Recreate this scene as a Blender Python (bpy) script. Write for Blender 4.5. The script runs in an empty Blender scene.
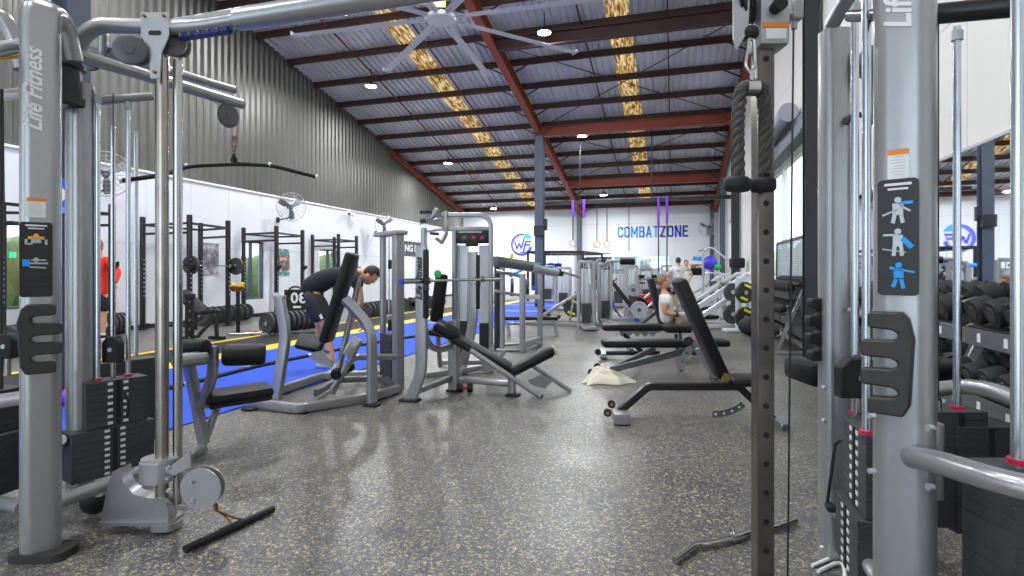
import bpy, bmesh, math, random
from mathutils import Vector as V, Matrix, Euler
random.seed(7)
PI = math.pi
C = bpy.context.scene.collection
sc = bpy.context.scene
F = 550.0; TH = math.atan(163/550); CT, ST = math.cos(TH), math.sin(TH); HC = 1.28; HY = 272.0

def P(px, py, z):
    "a point of the place: picture position and measured depth along the camera axis, in metres"
    a = (px-512)/F*z
    return V((a*CT-z*ST, a*ST+z*CT, HC-(py-HY)/F*z))
def G(px, py):
    "the floor point seen there"
    return P(px, py, F*HC/(py-HY))

# ------------------------------------------------------------------ mesh collector
def rr(w, h, r, n=3):
    "rounded rectangle profile"
    out = []
    for cx, cy, a0 in ((w/2-r, h/2-r, 0), (-w/2+r, h/2-r, 90), (-w/2+r, -h/2+r, 180), (w/2-r, -h/2+r, 270)):
        for i in range(n+1):
            a = math.radians(a0+90*i/n); out.append((cx+r*math.cos(a), cy+r*math.sin(a)))
    return out
def circ(r, n=12, sx=1, sy=1):
    return [(r*sx*math.cos(2*PI*i/n), r*sy*math.sin(2*PI*i/n)) for i in range(n)]
def bend(path, rad, n=5):
    "round the inner corners of a polyline"
    path = [V(p) for p in path]; out = [path[0]]
    for i in range(1, len(path)-1):
        a, b, c = path[i-1], path[i], path[i+1]
        r = min(rad, (a-b).length*.49, (c-b).length*.49)
        p, q = b+(a-b).normalized()*r, b+(c-b).normalized()*r
        for k in range(n+1):
            t = k/n; out.append(p*(1-t)**2+b*2*t*(1-t)+q*t*t)
    out.append(path[-1]); return out
_boxcache = {}
class M:
    def __init__(s): s.v = []; s.f = []
    def add(s, vs, fs):
        n = len(s.v); s.v += [V(p) for p in vs]; s.f += [tuple(i+n for i in f) for f in fs]; return s
    def box(s, c, d, R=None, b=0.004):
        d = tuple(d); b = min(b, min(d)*.45)
        key = (round(d[0], 4), round(d[1], 4), round(d[2], 4), round(b, 4))
        if key not in _boxcache:
            bm = bmesh.new(); bmesh.ops.create_cube(bm, size=1)
            bmesh.ops.scale(bm, vec=d, verts=bm.verts)
            if b > 0: bmesh.ops.bevel(bm, geom=bm.edges[:], offset=b, segments=2 if b > .008 else 1, affect='EDGES', profile=.5)
            bm.verts.index_update()
            _boxcache[key] = ([v.co.copy() for v in bm.verts], [tuple(v.index for v in f.verts) for f in bm.faces]); bm.free()
        vs, fs = _boxcache[key]
        if R is None: R = Matrix.Identity(3)
        elif not isinstance(R, Matrix): R = Euler(R).to_matrix()
        c = V(c); return s.add([R@v+c for v in vs], fs)
    def beam(s, a, b, w, h, bv=.004, up=(0, 0, 1)):
        "box from a to b, w across, h along up"
        a, b = V(a), V(b); d = (b-a); L = d.length; d.normalize(); u = V(up)
        if abs(d.dot(u)) > .98: u = V((0, 1, 0)) if abs(d.y) < .9 else V((1, 0, 0))
        x = d.cross(u).normalized(); z = x.cross(d).normalized()
        R = Matrix((x, d, z)).transposed()
        return s.box((a+b)/2, (w, L, h), R, bv)
    def sweep(s, path, prof, up=None, caps=True, scale=None):
        path = [V(p) for p in path]; n = len(path); m = len(prof)
        T = []
        for i in range(n):
            t = (path[min(i+1, n-1)]-path[max(i-1, 0)]); T.append(t.normalized())
        u = V(up) if up else (V((0, 0, 1)) if abs(T[0].z) < .9 else V((0, 1, 0)))
        x = T[0].cross(u).normalized(); vs = []
        for i in range(n):
            x = (x-T[i]*x.dot(T[i])).normalized(); y = x.cross(T[i]) * -1
            y = T[i].cross(x) * -1
            k = scale[i] if scale else 1
            for (a, b) in prof: vs.append(path[i]+x*a*k+y*b*k)
        fs = []
        for i in range(n-1):
            for j in range(m):
                k = (j+1) % m; fs.append((i*m+j, i*m+k, (i+1)*m+k, (i+1)*m+j))
        if caps: fs.append(tuple(range(m))[::-1]); fs.append(tuple((n-1)*m+j for j in range(m)))
        return s.add(vs, fs)
    def tube(s, path, r, n=12, rad=0, scale=None):
        if rad: path = bend(path, rad)
        return s.sweep(path, circ(r, n), scale=scale)
    def cyl(s, a, b, r, r2=None, n=20):
        return s.sweep([a, b], circ(r, n), scale=[1, (r2 if r2 is not None else r)/r])
    def lathe(s, prof, o, ax=(0, 0, 1), n=24):
        "profile of (radius, height along ax)"
        ax = V(ax).normalized(); u = V((0, 0, 1)) if abs(ax.z) < .9 else V((1, 0, 0))
        x = ax.cross(u).normalized(); y = ax.cross(x); o = V(o); vs = []; fs = []; m = len(prof)
        for r, h in prof:
            for i in range(n):
                a = 2*PI*i/n; vs.append(o+ax*h+x*r*math.cos(a)+y*r*math.sin(a))
        for k in range(m-1):
            for i in range(n):
                j = (i+1) % n; fs.append((k*n+i, k*n+j, (k+1)*n+j, (k+1)*n+i))
        fs.append(tuple(range(n))[::-1]); fs.append(tuple((m-1)*n+i for i in range(n)))
        return s.add(vs, fs)
    def prism(s, pts, o, ux, uy, t):
        "polygon pts in the plane (ux,uy) at o, thickness t centred"
        ux, uy = V(ux).normalized(), V(uy).normalized(); w = ux.cross(uy).normalized(); o = V(o); n = len(pts)
        vs = [o+ux*a+uy*b-w*t/2 for a, b in pts]+[o+ux*a+uy*b+w*t/2 for a, b in pts]
        fs = [tuple(range(n))[::-1], tuple(range(n, 2*n))]+[(i, (i+1) % n, (i+1) % n+n, i+n) for i in range(n)]
        return s.add(vs, fs)
    def ball(s, c, r, n=12, sc3=(1, 1, 1), R=None):
        vs = []; fs = []; c = V(c); m = max(6, n*2//3)
        for k in range(1, m):
            ph = PI*k/m
            for i in range(n):
                a = 2*PI*i/n; p = V((r*math.sin(ph)*math.cos(a)*sc3[0], r*math.sin(ph)*math.sin(a)*sc3[1], r*math.cos(ph)*sc3[2]))
                vs.append(c+(R@p if R else p))
        for e in (1, -1):
            p = V((0, 0, e*r*sc3[2])); vs.append(c+(R@p if R else p))
        for k in range(m-2):
            for i in range(n):
                j = (i+1) % n; fs.append((k*n+i, (k+1)*n+i, (k+1)*n+j, k*n+j))
        t, bt = len(vs)-2, len(vs)-1
        for i in range(n):
            j = (i+1) % n; fs.append((t, i, j)); fs.append((bt, (m-2)*n+j, (m-2)*n+i))
        return s.add(vs, fs)
    def torus(s, c, ax, R, r, n=24, m=8, a0=0, a1=360):
        ax = V(ax).normalized(); u = V((0, 0, 1)) if abs(ax.z) < .9 else V((1, 0, 0))
        x = ax.cross(u).normalized(); y = ax.cross(x); c = V(c); full = a1-a0 >= 360
        pts = [c+x*R*math.cos(math.radians(a0+(a1-a0)*i/n))+y*R*math.sin(math.radians(a0+(a1-a0)*i/n)) for i in range(n+(0 if full else 1))]
        if not full: return s.tube(pts, r, m)
        vs = []; fs = []
        for i, p in enumerate(pts):
            d = (p-c).normalized()
            for k in range(m):
                b = 2*PI*k/m; vs.append(p+d*r*math.cos(b)+ax*r*math.sin(b))
        for i in range(n):
            for k in range(m):
                fs.append((i*m+k, i*m+(k+1) % m, ((i+1) % n)*m+(k+1) % m, ((i+1) % n)*m+k))
        return s.add(vs, fs)
    def build(s, name, mat, parent=None, o=None, label=None, sharp=38):
        "ONE mesh object; world coordinates, stored relative to o (the thing's base)"
        o = V(o) if o is not None else (V(parent['_o']) if parent is not None and '_o' in parent else V((0, 0, 0)))
        me = bpy.data.meshes.new(name); me.from_pydata([v-o for v in s.v], [], s.f)
        bm = bmesh.new(); bm.from_mesh(me); bmesh.ops.recalc_face_normals(bm, faces=bm.faces); bm.to_mesh(me); bm.free()
        me.polygons.foreach_set('use_smooth', [True]*len(me.polygons)); me.set_sharp_from_angle(angle=math.radians(sharp))
        me.materials.append(MT[mat] if isinstance(mat, str) else mat)
        ob = bpy.data.objects.new(name, me); C.objects.link(ob)
        if parent is not None: ob.parent = parent; ob['_o'] = tuple(o)
        else: ob.location = o; ob['_o'] = tuple(o)
        if label: ob['label'] = label
        return ob
def each(m, name, mat, parent=None, o=None):
    "every separate piece of the collector becomes an object of its own"
    par = list(range(len(m.v)))
    def find(a):
        while par[a] != a: par[a] = par[par[a]]; a = par[a]
        return a
    for f in m.f:
        r = find(f[0])
        for i in f[1:]: par[find(i)] = r
    grp = {}
    for f in m.f: grp.setdefault(find(f[0]), []).append(f)
    out = []
    for fs in grp.values():
        used = sorted({i for f in fs for i in f}); mp = {u: i for i, u in enumerate(used)}
        q = M(); q.v = [m.v[u] for u in used]; q.f = [tuple(mp[i] for i in f) for f in fs]; out.append(q.build(name, mat, parent, o=o))
    return out
def thing(name, label, cat, o=(0, 0, 0), group=None):
    e = bpy.data.objects.new(name, None); C.objects.link(e); e.location = V(o); e.empty_display_size = .1
    e['label'] = label; e['category'] = cat; e['_o'] = tuple(V(o))
    if group: e['group'] = group
    return e
def tag(o, label, cat, group=None, kind=None):
    o['label'] = label; o['category'] = cat
    if group: o['group'] = group
    if kind: o['kind'] = kind
    return o
def struct(name, m, mat, **k):
    o = m.build(name, mat, **k); o['kind'] = 'structure'; return o
def dup(root, loc, rz=0, label=None, group=None, scl=1):
    r = root.copy(); C.objects.link(r); r.location = V(loc); r.rotation_euler = (0, 0, rz); r.scale = (scl,)*3
    if label: r['label'] = label
    if group: r['group'] = group
    for ch in list(root.children):
        c = ch.copy(); C.objects.link(c); c.parent = r
        for g in list(ch.children):
            d = g.copy(); C.objects.link(d); d.parent = c
    return r
def word(txt, size, mat, parent, o, ux, uy, name='lettering', ext=.001, shear=0, sx=1, bold=0, sp=1):
    "lettering as a mesh: centred at o, baseline along ux, up along uy"
    cu = bpy.data.curves.new('t', 'FONT'); cu.body = txt; cu.size = size; cu.extrude = ext; cu.shear = shear; cu.offset = bold; cu.space_character = sp
    cu.align_x = 'CENTER'; cu.align_y = 'CENTER'; cu.resolution_u = 3
    to = bpy.data.objects.new('t', cu); C.objects.link(to); dg = bpy.context.evaluated_depsgraph_get()
    me = bpy.data.meshes.new_from_object(to.evaluated_get(dg)); bpy.data.objects.remove(to); bpy.data.curves.remove(cu)
    ux, uy = V(ux).normalized(), V(uy).normalized(); w = ux.cross(uy); o = V(o)
    m = M(); m.add([o+ux*v.co.x*sx+uy*v.co.y+w*v.co.z for v in me.vertices], [tuple(p.vertices) for p in me.polygons])
    bpy.data.meshes.remove(me)
    return m.build(name, mat, parent)

# ------------------------------------------------------------------ materials
MT = {}
def nodes(name):
    m = bpy.data.materials.new(name); m.use_nodes = True; MT[name] = m
    return m, m.node_tree.nodes, m.node_tree.links, m.node_tree.nodes['Principled BSDF']
def mat(name, col, rough=.5, metal=0, coat=0, var=.06, scale=40, bump=0, spec=None, emit=0, alpha=None):
    m, N, L, B = nodes(name)
    B.inputs['Base Color'].default_value = (*col, 1); B.inputs['Roughness'].default_value = rough; B.inputs['Metallic'].default_value = metal
    B.inputs['Coat Weight'].default_value = coat; B.inputs['Coat Roughness'].default_value = .12
    if spec is not None: B.inputs['Specular IOR Level'].default_value = spec
    if emit: B.inputs['Emission Color'].default_value = (*col, 1); B.inputs['Emission Strength'].default_value = emit
    if var:
        tc = N.new('ShaderNodeTexCoord'); n = N.new('ShaderNodeTexNoise'); n.inputs['Scale'].default_value = scale; n.inputs['Detail'].default_value = 3
        L.new(tc.outputs['Object'], n.inputs['Vector'])
        mr = N.new('ShaderNodeMapRange'); mr.inputs['To Min'].default_value = 1-var; mr.inputs['To Max'].default_value = 1+var
        L.new(n.outputs['Fac'], mr.inputs['Value'])
        mx = N.new('ShaderNodeVectorMath'); mx.operation = 'SCALE'; mx.inputs[0].default_value = col
        L.new(mr.outputs['Result'], mx.inputs['Scale']); L.new(mx.outputs['Vector'], B.inputs['Base Color'])
        if bump:
            b = N.new('ShaderNodeBump'); b.inputs['Strength'].default_value = bump; b.inputs['Distance'].default_value = .004
            L.new(n.outputs['Fac'], b.inputs['Height']); L.new(b.outputs['Normal'], B.inputs['Normal'])
    return m
mat('silver', (.335, .34, .345), .30, .6, .25, .05, 30)
mat('silver_light', (.38, .385, .395), .30, .5, .25, .05, 30)
mat('silver_dark', (.13, .137, .148), .35, .5, .2, .06, 30)
mat('white_metal', (.62, .64, .67), .35, .2, .2)
mat('chrome', (.47, .46, .45), .17, 1, 0, .05, 15)
mat('rod', (.60, .64, .70), .22, .9, 0, .04, 15)
mat('plate_black', (.038, .039, .044), .55, 0, 0, .2, 60, .3)
mat('rubber', (.012, .012, .013), .62, 0, 0, .2, 80, .4, .35)
mat('rubber_grey', (.026, .024, .022), .55, 0, 0, .2, 60, .3)
mat('leather', (.007, .007, .008), .48, 0, 0, .15, 120, .35, .3)
mat('brown_steel', (.36, .33, .295), .22, .95, 0, .35, 7)  # chrome's brown-grey reflections put into the colour, mottled at random
mat('dark_steel', (.19, .17, .155), .24, .85, 0, .45, 9)
mat('foliage_light', (.42, .48, .25), .8, 0, 0, .4, 2.5, .8)
mat('black_metal', (.009, .009, .010), .40, .1, .05, .2, 30)
mat('charcoal', (.026, .027, .030), .4, .3, .1, .1, 30)
mat('cable', (.015, .015, .016), .45, 0, 0, 0)
mat('steel_paint', (.075, .09, .125), .45, .1, 0, .12, 6)
mat('red_oxide', (.30, .060, .034), .55, .05, 0, .2, 5)
mat('purlin', (.055, .020, .016), .6, .05, 0, .3, 4)
mat('white', (.78, .79, .80), .45, 0, 0, .02, 10)
mat('label_white', (.70, .70, .68), .5, 0, 0, 0)
mat('orange', (.75, .20, .02), .5, 0, 0, 0)
mat('orange_bright', (.85, .33, .02), .5, 0, 0, 0)
mat('yellow', (.80, .52, .03), .5, 0, 0, .05)
mat('yellow_green', (.72, .72, .03), .5, 0, 0, .03)
mat('red', (.60, .01, .02), .4, 0, 0, .05)
mat('crimson', (.55, .01, .06), .35, 0, .3, 0)
mat('shirt_red', (.75, .03, .015), .8, 0, 0, .1, 30)
mat('shim_blue', (.01, .03, .16), .4, .2)
mat('pulley_grey', (.075, .08, .09), .4, .1, .2, .1, 30)
mat('blue', (.01, .075, .62), .5, 0, 0, .05)
mat('blue_bright', (.01, .30, .80), .5, 0, 0, .02)
mat('logo_blue', (.035, .04, .50), .5, 0, 0, 0)
mat('purple', (.20, .03, .60), .6, 0, 0, .05)
mat('green', (.02, .35, .08), .5, 0, 0, .05)
mat('teal', (.02, .32, .30), .5, 0, 0, .1, 12)
mat('skin', (.60, .31, .19), .5, 0, 0, .05, 20, .1)
mat('hair_brown', (.035, .018, .010), .7, 0, 0, .3, 90, .8)
mat('hair_short', (.27, .15, .09), .7, 0, 0, .3, 90, .5)
mat('cloth_black', (.014, .014, .017), .85, 0, 0, .2, 40, .5)
mat('cloth_dark', (.022, .022, .028), .8, 0, 0, .2, 40, .5)
mat('cloth_white', (.72, .71, .70), .85, 0, 0, .05, 30, .5)
mat('cloth_grey', (.20, .20, .20), .85, 0, 0, .1, 30, .5)
mat('towel', (.66, .61, .50), .95, 0, 0, .12, 60, 1)
mat('rope', (.050, .048, .042), .8, 0, 0, .3, 150, .7)
mat('wood', (.60, .38, .17), .4, 0, .2, .2, 8)
mat('copper', (.30, .13, .05), .35, .8, 0, .1)
mat('brass', (.45, .30, .10), .35, .9, 0, .1)
mat('fan_white', (.62, .63, .66), .45, .1, 0, .02)
mat('lamp', (1, .97, .92), .5, 0, 0, 0, emit=38)
mat('screen_red', (.55, .02, .02), .4, 0, 0, 0)
mat('green_sign', (.02, .65, .25), .5, 0, 0, 0, emit=1.0)
mat('foliage', (.17, .23, .08), .8, 0, 0, .5, 2.5, .8)
mat('zinc', (.42, .44, .47), .4, .5, 0, .08, 6)

def m_floor():
    m, N, L, B = nodes('rubber_floor')
    tc = N.new('ShaderNodeTexCoord')
    cols = []
    def fleck(scale, lo, seed):
        mp = N.new('ShaderNodeMapping'); mp.inputs['Location'].default_value = (seed, seed*2, 0); L.new(tc.outputs['Object'], mp.inputs['Vector'])
        nn = N.new('ShaderNodeTexNoise'); nn.inputs['Scale'].default_value = scale*1.2; nn.inputs['Detail'].default_value = 1
        L.new(mp.outputs['Vector'], nn.inputs['Vector'])
        mv = N.new('ShaderNodeMix'); mv.data_type = 'VECTOR'; mv.inputs['Factor'].default_value = .03
        L.new(mp.outputs['Vector'], mv.inputs['A']); L.new(nn.outputs['Color'], mv.inputs['B'])
        v = N.new('ShaderNodeTexVoronoi'); v.inputs['Scale'].default_value = scale; L.new(mv.outputs['Result'], v.inputs['Vector'])
        s = N.new('ShaderNodeSeparateColor'); L.new(v.outputs['Color'], s.inputs['Color'])
        g = N.new('ShaderNodeMath'); g.operation = 'GREATER_THAN'; g.inputs[1].default_value = lo; L.new(s.outputs['Red'], g.inputs[0])
        d = N.new('ShaderNodeMath'); d.operation = 'LESS_THAN'; d.inputs[1].default_value = .52; L.new(v.outputs['Distance'], d.inputs[0])
        r = N.new('ShaderNodeMath'); r.operation = 'MULTIPLY'; L.new(g.outputs[0], r.inputs[0]); L.new(d.outputs[0], r.inputs[1]); return r
    a = fleck(125, .70, 0); b = fleck(80, .84, 3); c = fleck(150, .70, 7)
    base = (.050, .052, .060, 1)
    def mix(prev, fac, col):
        x = N.new('ShaderNodeMix'); x.data_type = 'RGBA'; L.new(fac.outputs[0], x.inputs['Factor'])
        if prev is None: x.inputs['A'].default_value = base
        else: L.new(prev.outputs['Result'], x.inputs['A'])
        x.inputs['B'].default_value = col; return x
    x = mix(None, c, (.10, .105, .11, 1)); x = mix(x, a, (.33, .285, .19, 1)); x = mix(x, b, (.42, .36, .24, 1))
    L.new(x.outputs['Result'], B.inputs['Base Color'])
    n = N.new('ShaderNodeTexNoise'); n.inputs['Scale'].default_value = 1.2; n.inputs['Detail'].default_value = 5; L.new(tc.outputs['Object'], n.inputs['Vector'])
    mr = N.new('ShaderNodeMapRange'); mr.inputs['From Min'].default_value = .3; mr.inputs['From Max'].default_value = .7; mr.inputs['To Min'].default_value = .30; mr.inputs['To Max'].default_value = .46
    L.new(n.outputs['Fac'], mr.inputs['Value']); L.new(mr.outputs['Result'], B.inputs['Roughness'])
    B.inputs['Specular IOR Level'].default_value = .5
    n2 = N.new('ShaderNodeTexNoise'); n2.inputs['Scale'].default_value = 160; L.new(tc.outputs['Object'], n2.inputs['Vector'])
    bp = N.new('ShaderNodeBump'); bp.inputs['Strength'].default_value = .35; bp.inputs['Distance'].default_value = .002; L.new(n2.outputs['Fac'], bp.inputs['Height']); L.new(bp.outputs['Normal'], B.inputs['Normal'])
m_floor()
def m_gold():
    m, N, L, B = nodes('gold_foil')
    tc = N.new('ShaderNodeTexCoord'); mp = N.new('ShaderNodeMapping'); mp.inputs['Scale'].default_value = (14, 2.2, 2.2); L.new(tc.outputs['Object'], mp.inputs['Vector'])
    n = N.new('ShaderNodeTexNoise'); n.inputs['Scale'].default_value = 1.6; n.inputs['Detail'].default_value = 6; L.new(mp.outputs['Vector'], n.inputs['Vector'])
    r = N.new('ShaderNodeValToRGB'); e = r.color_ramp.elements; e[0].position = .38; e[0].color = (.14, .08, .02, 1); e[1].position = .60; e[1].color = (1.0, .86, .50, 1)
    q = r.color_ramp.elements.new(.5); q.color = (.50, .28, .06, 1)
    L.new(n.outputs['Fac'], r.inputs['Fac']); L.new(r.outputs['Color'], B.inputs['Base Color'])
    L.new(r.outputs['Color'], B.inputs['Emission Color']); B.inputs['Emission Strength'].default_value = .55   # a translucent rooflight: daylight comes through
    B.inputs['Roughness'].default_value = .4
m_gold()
def m_roof():
    m, N, L, B = nodes('roof_sheet')
    tc = N.new('ShaderNodeTexCoord'); n = N.new('ShaderNodeTexNoise'); n.inputs['Scale'].default_value = .9; n.inputs['Detail'].default_value = 6; L.new(tc.outputs['Object'], n.inputs['Vector'])
    r = N.new('ShaderNodeValToRGB'); e = r.color_ramp.elements; e[0].position = .3; e[0].color = (.54, .56, .59, 1); e[1].position = .7; e[1].color = (.72, .745, .78, 1)
    L.new(n.outputs['Fac'], r.inputs['Fac']); L.new(r.outputs['Color'], B.inputs['Base Color']); B.inputs['Metallic'].default_value = .25; B.inputs['Roughness'].default_value = .5
m_roof()
def m_corr():
    m, N, L, B = nodes('wall_sheet')
    tc = N.new('ShaderNodeTexCoord'); n = N.new('ShaderNodeTexNoise'); n.inputs['Scale'].default_value = .5; n.inputs['Detail'].default_value = 5; L.new(tc.outputs['Object'], n.inputs['Vector'])
    r = N.new('ShaderNodeValToRGB'); e = r.color_ramp.elements; e[0].position = .3; e[0].color = (.105, .103, .092, 1); e[1].position = .7; e[1].color = (.14, .137, .122, 1)
    L.new(n.outputs['Fac'], r.inputs['Fac']); L.new(r.outputs['Color'], B.inputs['Base Color']); B.inputs['Metallic'].default_value = .3; B.inputs['Roughness'].default_value = .42
m_corr()
def m_panel(name, col, ax, w=1.2, h=1.9):
    "painted wall with fine panel joints; ax = the object axis that runs along the wall"
    m, N, L, B = nodes(name)
    tc = N.new('ShaderNodeTexCoord'); sp = N.new('ShaderNodeSeparateXYZ'); L.new(tc.outputs['Object'], sp.inputs['Vector'])
    def line(o, per, wd):
        a = N.new('ShaderNodeMath'); a.operation = 'DIVIDE'; a.inputs[1].default_value = per; L.new(o, a.inputs[0])
        b = N.new('ShaderNodeMath'); b.operation = 'FRACT'; L.new(a.outputs[0], b.inputs[0])
        c = N.new('ShaderNodeMath'); c.operation = 'LESS_THAN'; c.inputs[1].default_value = wd/per; L.new(b.outputs[0], c.inputs[0]); return c
    a = line(sp.outputs[ax], w, .012); b = line(sp.outputs['Z'], h, .014)
    mx = N.new('ShaderNodeMath'); mx.operation = 'MAXIMUM'; L.new(a.outputs[0], mx.inputs[0]); L.new(b.outputs[0], mx.inputs[1])
    n = N.new('ShaderNodeTexNoise'); n.inputs['Scale'].default_value = 1.1; n.inputs['Detail'].default_value = 5; L.new(tc.outputs['Object'], n.inputs['Vector'])
    r = N.new('ShaderNodeValToRGB'); e = r.color_ramp.elements; e[0].position = .3; e[0].color = (*[c*.93 for c in col], 1); e[1].position = .7; e[1].color = (*col, 1); L.new(n.outputs['Fac'], r.inputs['Fac'])
    x = N.new('ShaderNodeMix'); x.data_type = 'RGBA'; L.new(mx.outputs[0], x.inputs['Factor']); L.new(r.outputs['Color'], x.inputs['A']); x.inputs['B'].default_value = (*[c*.66 for c in col], 1)
    L.new(x.outputs['Result'], B.inputs['Base Color']); B.inputs['Roughness'].default_value = .5
m_panel('paint_left', (.72, .74, .78), 'Y'); m_panel('paint_back', (.72, .74, .78), 'X', 2.4); m_panel('paint_right', (.70, .685, .65), 'Y', 1.2, 1.6)
def m_turf():
    m, N, L, B = nodes('turf_blue')
    tc = N.new('ShaderNodeTexCoord'); n = N.new('ShaderNodeTexNoise'); n.inputs['Scale'].default_value = 140; L.new(tc.outputs['Object'], n.inputs['Vector'])
    r = N.new('ShaderNodeValToRGB'); e = r.color_ramp.elements; e[0].position = .35; e[0].color = (.002, .035, .34, 1); e[1].position = .65; e[1].color = (.004, .075, .66, 1)
    L.new(n.outputs['Fac'], r.inputs['Fac']); L.new(r.outputs['Color'], B.inputs['Base Color']); B.inputs['Roughness'].default_value = .75
    bp = N.new('ShaderNodeBump'); bp.inputs['Strength'].default_value = .6; bp.inputs['Distance'].default_value = .006; L.new(n.outputs['Fac'], bp.inputs['Height']); L.new(bp.outputs['Normal'], B.inputs['Normal'])
m_turf()
def m_glass():
    m = bpy.data.materials.new('glass'); m.use_nodes = True; MT['glass'] = m; N = m.node_tree.nodes; L = m.node_tree.links
    N.remove(N['Principled BSDF']); o = N['Material Output']; t = N.new('ShaderNodeBsdfTransparent'); g = N.new('ShaderNodeBsdfGlossy'); g.inputs['Roughness'].default_value = .03
    x = N.new('ShaderNodeMixShader'); x.inputs[0].default_value = .07; L.new(t.outputs[0], x.inputs[1]); L.new(g.outputs[0], x.inputs[2]); L.new(x.outputs[0], o.inputs['Surface'])
    m2 = bpy.data.materials.new('mirror'); m2.use_nodes = True; MT['mirror'] = m2; b = m2.node_tree.nodes['Principled BSDF']
    b.inputs['Metallic'].default_value = 1; b.inputs['Roughness'].default_value = .015; b.inputs['Base Color'].default_value = (.86, .89, .90, 1)
    m3 = m2.copy(); m3.name = 'mirror_dimmed'; MT['mirror_dimmed'] = m3; m3.node_tree.nodes['Principled BSDF'].inputs['Base Color'].default_value = (.46, .52, .49, 1); m3.node_tree.nodes['Principled BSDF'].inputs['Roughness'].default_value = .05  # back mirror: darker green tint put in to dim the bright reflection
m_glass()
def m_poster(name, c1, c2, c3, sc_=5):
    m, N, L, B = nodes(name)
    tc = N.new('ShaderNodeTexCoord'); n = N.new('ShaderNodeTexNoise'); n.inputs['Scale'].default_value = sc_; n.inputs['Detail'].default_value = 4; L.new(tc.outputs['Object'], n.inputs['Vector'])
    r = N.new('ShaderNodeValToRGB'); e = r.color_ramp.elements; e[0].position = .36; e[0].color = (*c1, 1); e[1].position = .62; e[1].color = (*c2, 1); q = e.new(.5); q.color = (*c3, 1)
    L.new(n.outputs['Fac'], r.inputs['Fac']); L.new(r.outputs['Color'], B.inputs['Base Color']); B.inputs['Roughness'].default_value = .4
m_poster('poster_grey', (.12, .12, .15), (.50, .50, .55), (.26, .24, .28))
m_poster('poster_teal', (.02, .12, .18), (.60, .62, .60), (.30, .12, .08), 7)
m_poster('speckle_plate', (.30, .30, .32), (.42, .42, .44), (.36, .36, .38), 30)

# ------------------------------------------------------------------ camera and light
cam = bpy.data.cameras.new('camera'); co = bpy.data.objects.new('camera', cam); C.objects.link(co); sc.camera = co
cam.sensor_width = 36; cam.lens = 36*F/1024; cam.shift_y = (HY-288)/1024*-1*-1; cam.clip_start = .05; cam.clip_end = 200
co.location = (0, 0, HC); co.rotation_euler = (PI/2, 0, TH)
sc.view_settings.view_transform = 'Standard'; sc.view_settings.look = 'None'; sc.view_settings.gamma = 1; sc.view_settings.use_curve_mapping = False
sc.view_settings.exposure = 0.0
w = bpy.data.worlds.new('sky'); sc.world = w; w.use_nodes = True; bg = w.node_tree.nodes['Background']; bg.inputs[0].default_value = (.74, .87, 1, 1); bg.inputs[1].default_value = 3.2
sc.cycles.max_bounces = 7; sc.cycles.diffuse_bounces = 4; sc.cycles.glossy_bounces = 4; sc.cycles.transparent_max_bounces = 12
sc.cycles.use_denoising = True; sc.cycles.sample_clamp_indirect = 6
try: sc.cycles.denoiser = 'OPENIMAGEDENOISE'
except Exception: pass
# ================================================================== THE SETTING
XL, XR, YB, YF, EV, SL = -11.5, 2.05, 29.3, -5.0, 4.8, .2057
def roof(y): return EV+(YB-y)*SL
m = M(); m.box(((XL+XR)/2, (YB+YF)/2, -.1), (XR-XL+1, YB-YF+1, .2), b=0); struct('floor', m, 'rubber_floor', o=(0, 0, 0))
# left wall: painted panels below, ribbed sheet above
m = M(); m.box((XL-.1, (YB+YF)/2, 1.77), (.2, YB-YF, 3.54), b=0)
def wall_with_holes(x0, x1, holes, ztop, y0, y1, zb=0):
    m = M(); ys = sorted(holes); cur = y0
    for (a, b, c, d) in ys:
        m.box(((x0+x1)/2, (cur+a)/2, (zb+ztop)/2), (x1-x0, a-cur, ztop-zb), b=0)
        if c > zb: m.box(((x0+x1)/2, (a+b)/2, (zb+c)/2), (x1-x0, b-a, c-zb), b=0)
        m.box(((x0+x1)/2, (a+b)/2, (d+ztop)/2), (x1-x0, b-a, ztop-d), b=0); cur = b
    m.box(((x0+x1)/2, (cur+y1)/2, (zb+ztop)/2), (x1-x0, y1-cur, ztop-zb), b=0); return m
LW = [(12.45, 13.35, .50, 2.15), (15.95, 17.1, .8, 2.05), (6.5, 7.3, .6, 2.2)]
struct('wall_left', wall_with_holes(XL-.2, XL, LW, 3.54, YF, YB), 'paint_left', o=(0, 0, 0))
m = M(); n = 0; y = YF; prof = []
while y < YB:
    for dy, dx in ((0, 0), (.05, .05), (.11, .05), (.16, 0)):
        prof.append((min(y+dy, YB), dx))
    y += .22
vs = []; 
for (yy, dx) in prof: vs += [(XL-.08+dx, yy, 3.50), (XL-.08+dx, yy, roof(yy)+.1)]
m.add(vs, [(2*i, 2*i+1, 2*i+3, 2*i+2) for i in range(len(prof)-1)]); struct('wall_left_upper', m, 'wall_sheet', o=(0, 0, 0), sharp=10)
m = M(); m.box((XL-.01, (YB+YF)/2, 3.55), (.1, YB-YF, .05), b=.004); struct('trim_1', m, 'white', o=(0, 0, 0))
m = M(); m.box(((XL+XR)/2, YB+.1, EV/2+.2), (XR-XL+.4, .2, EV+.4), b=0); struct('wall_back', m, 'paint_back', o=(0, 0, 0))
RW = [(9.35, 15.4, 1.15, 3.42), (20.0, 23.6, 1.5, 3.3), (25.2, 27.9, 1.5, 3.3)]
m = wall_with_holes(XR, XR+.2, RW, 3.9, YF, YB)
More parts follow.
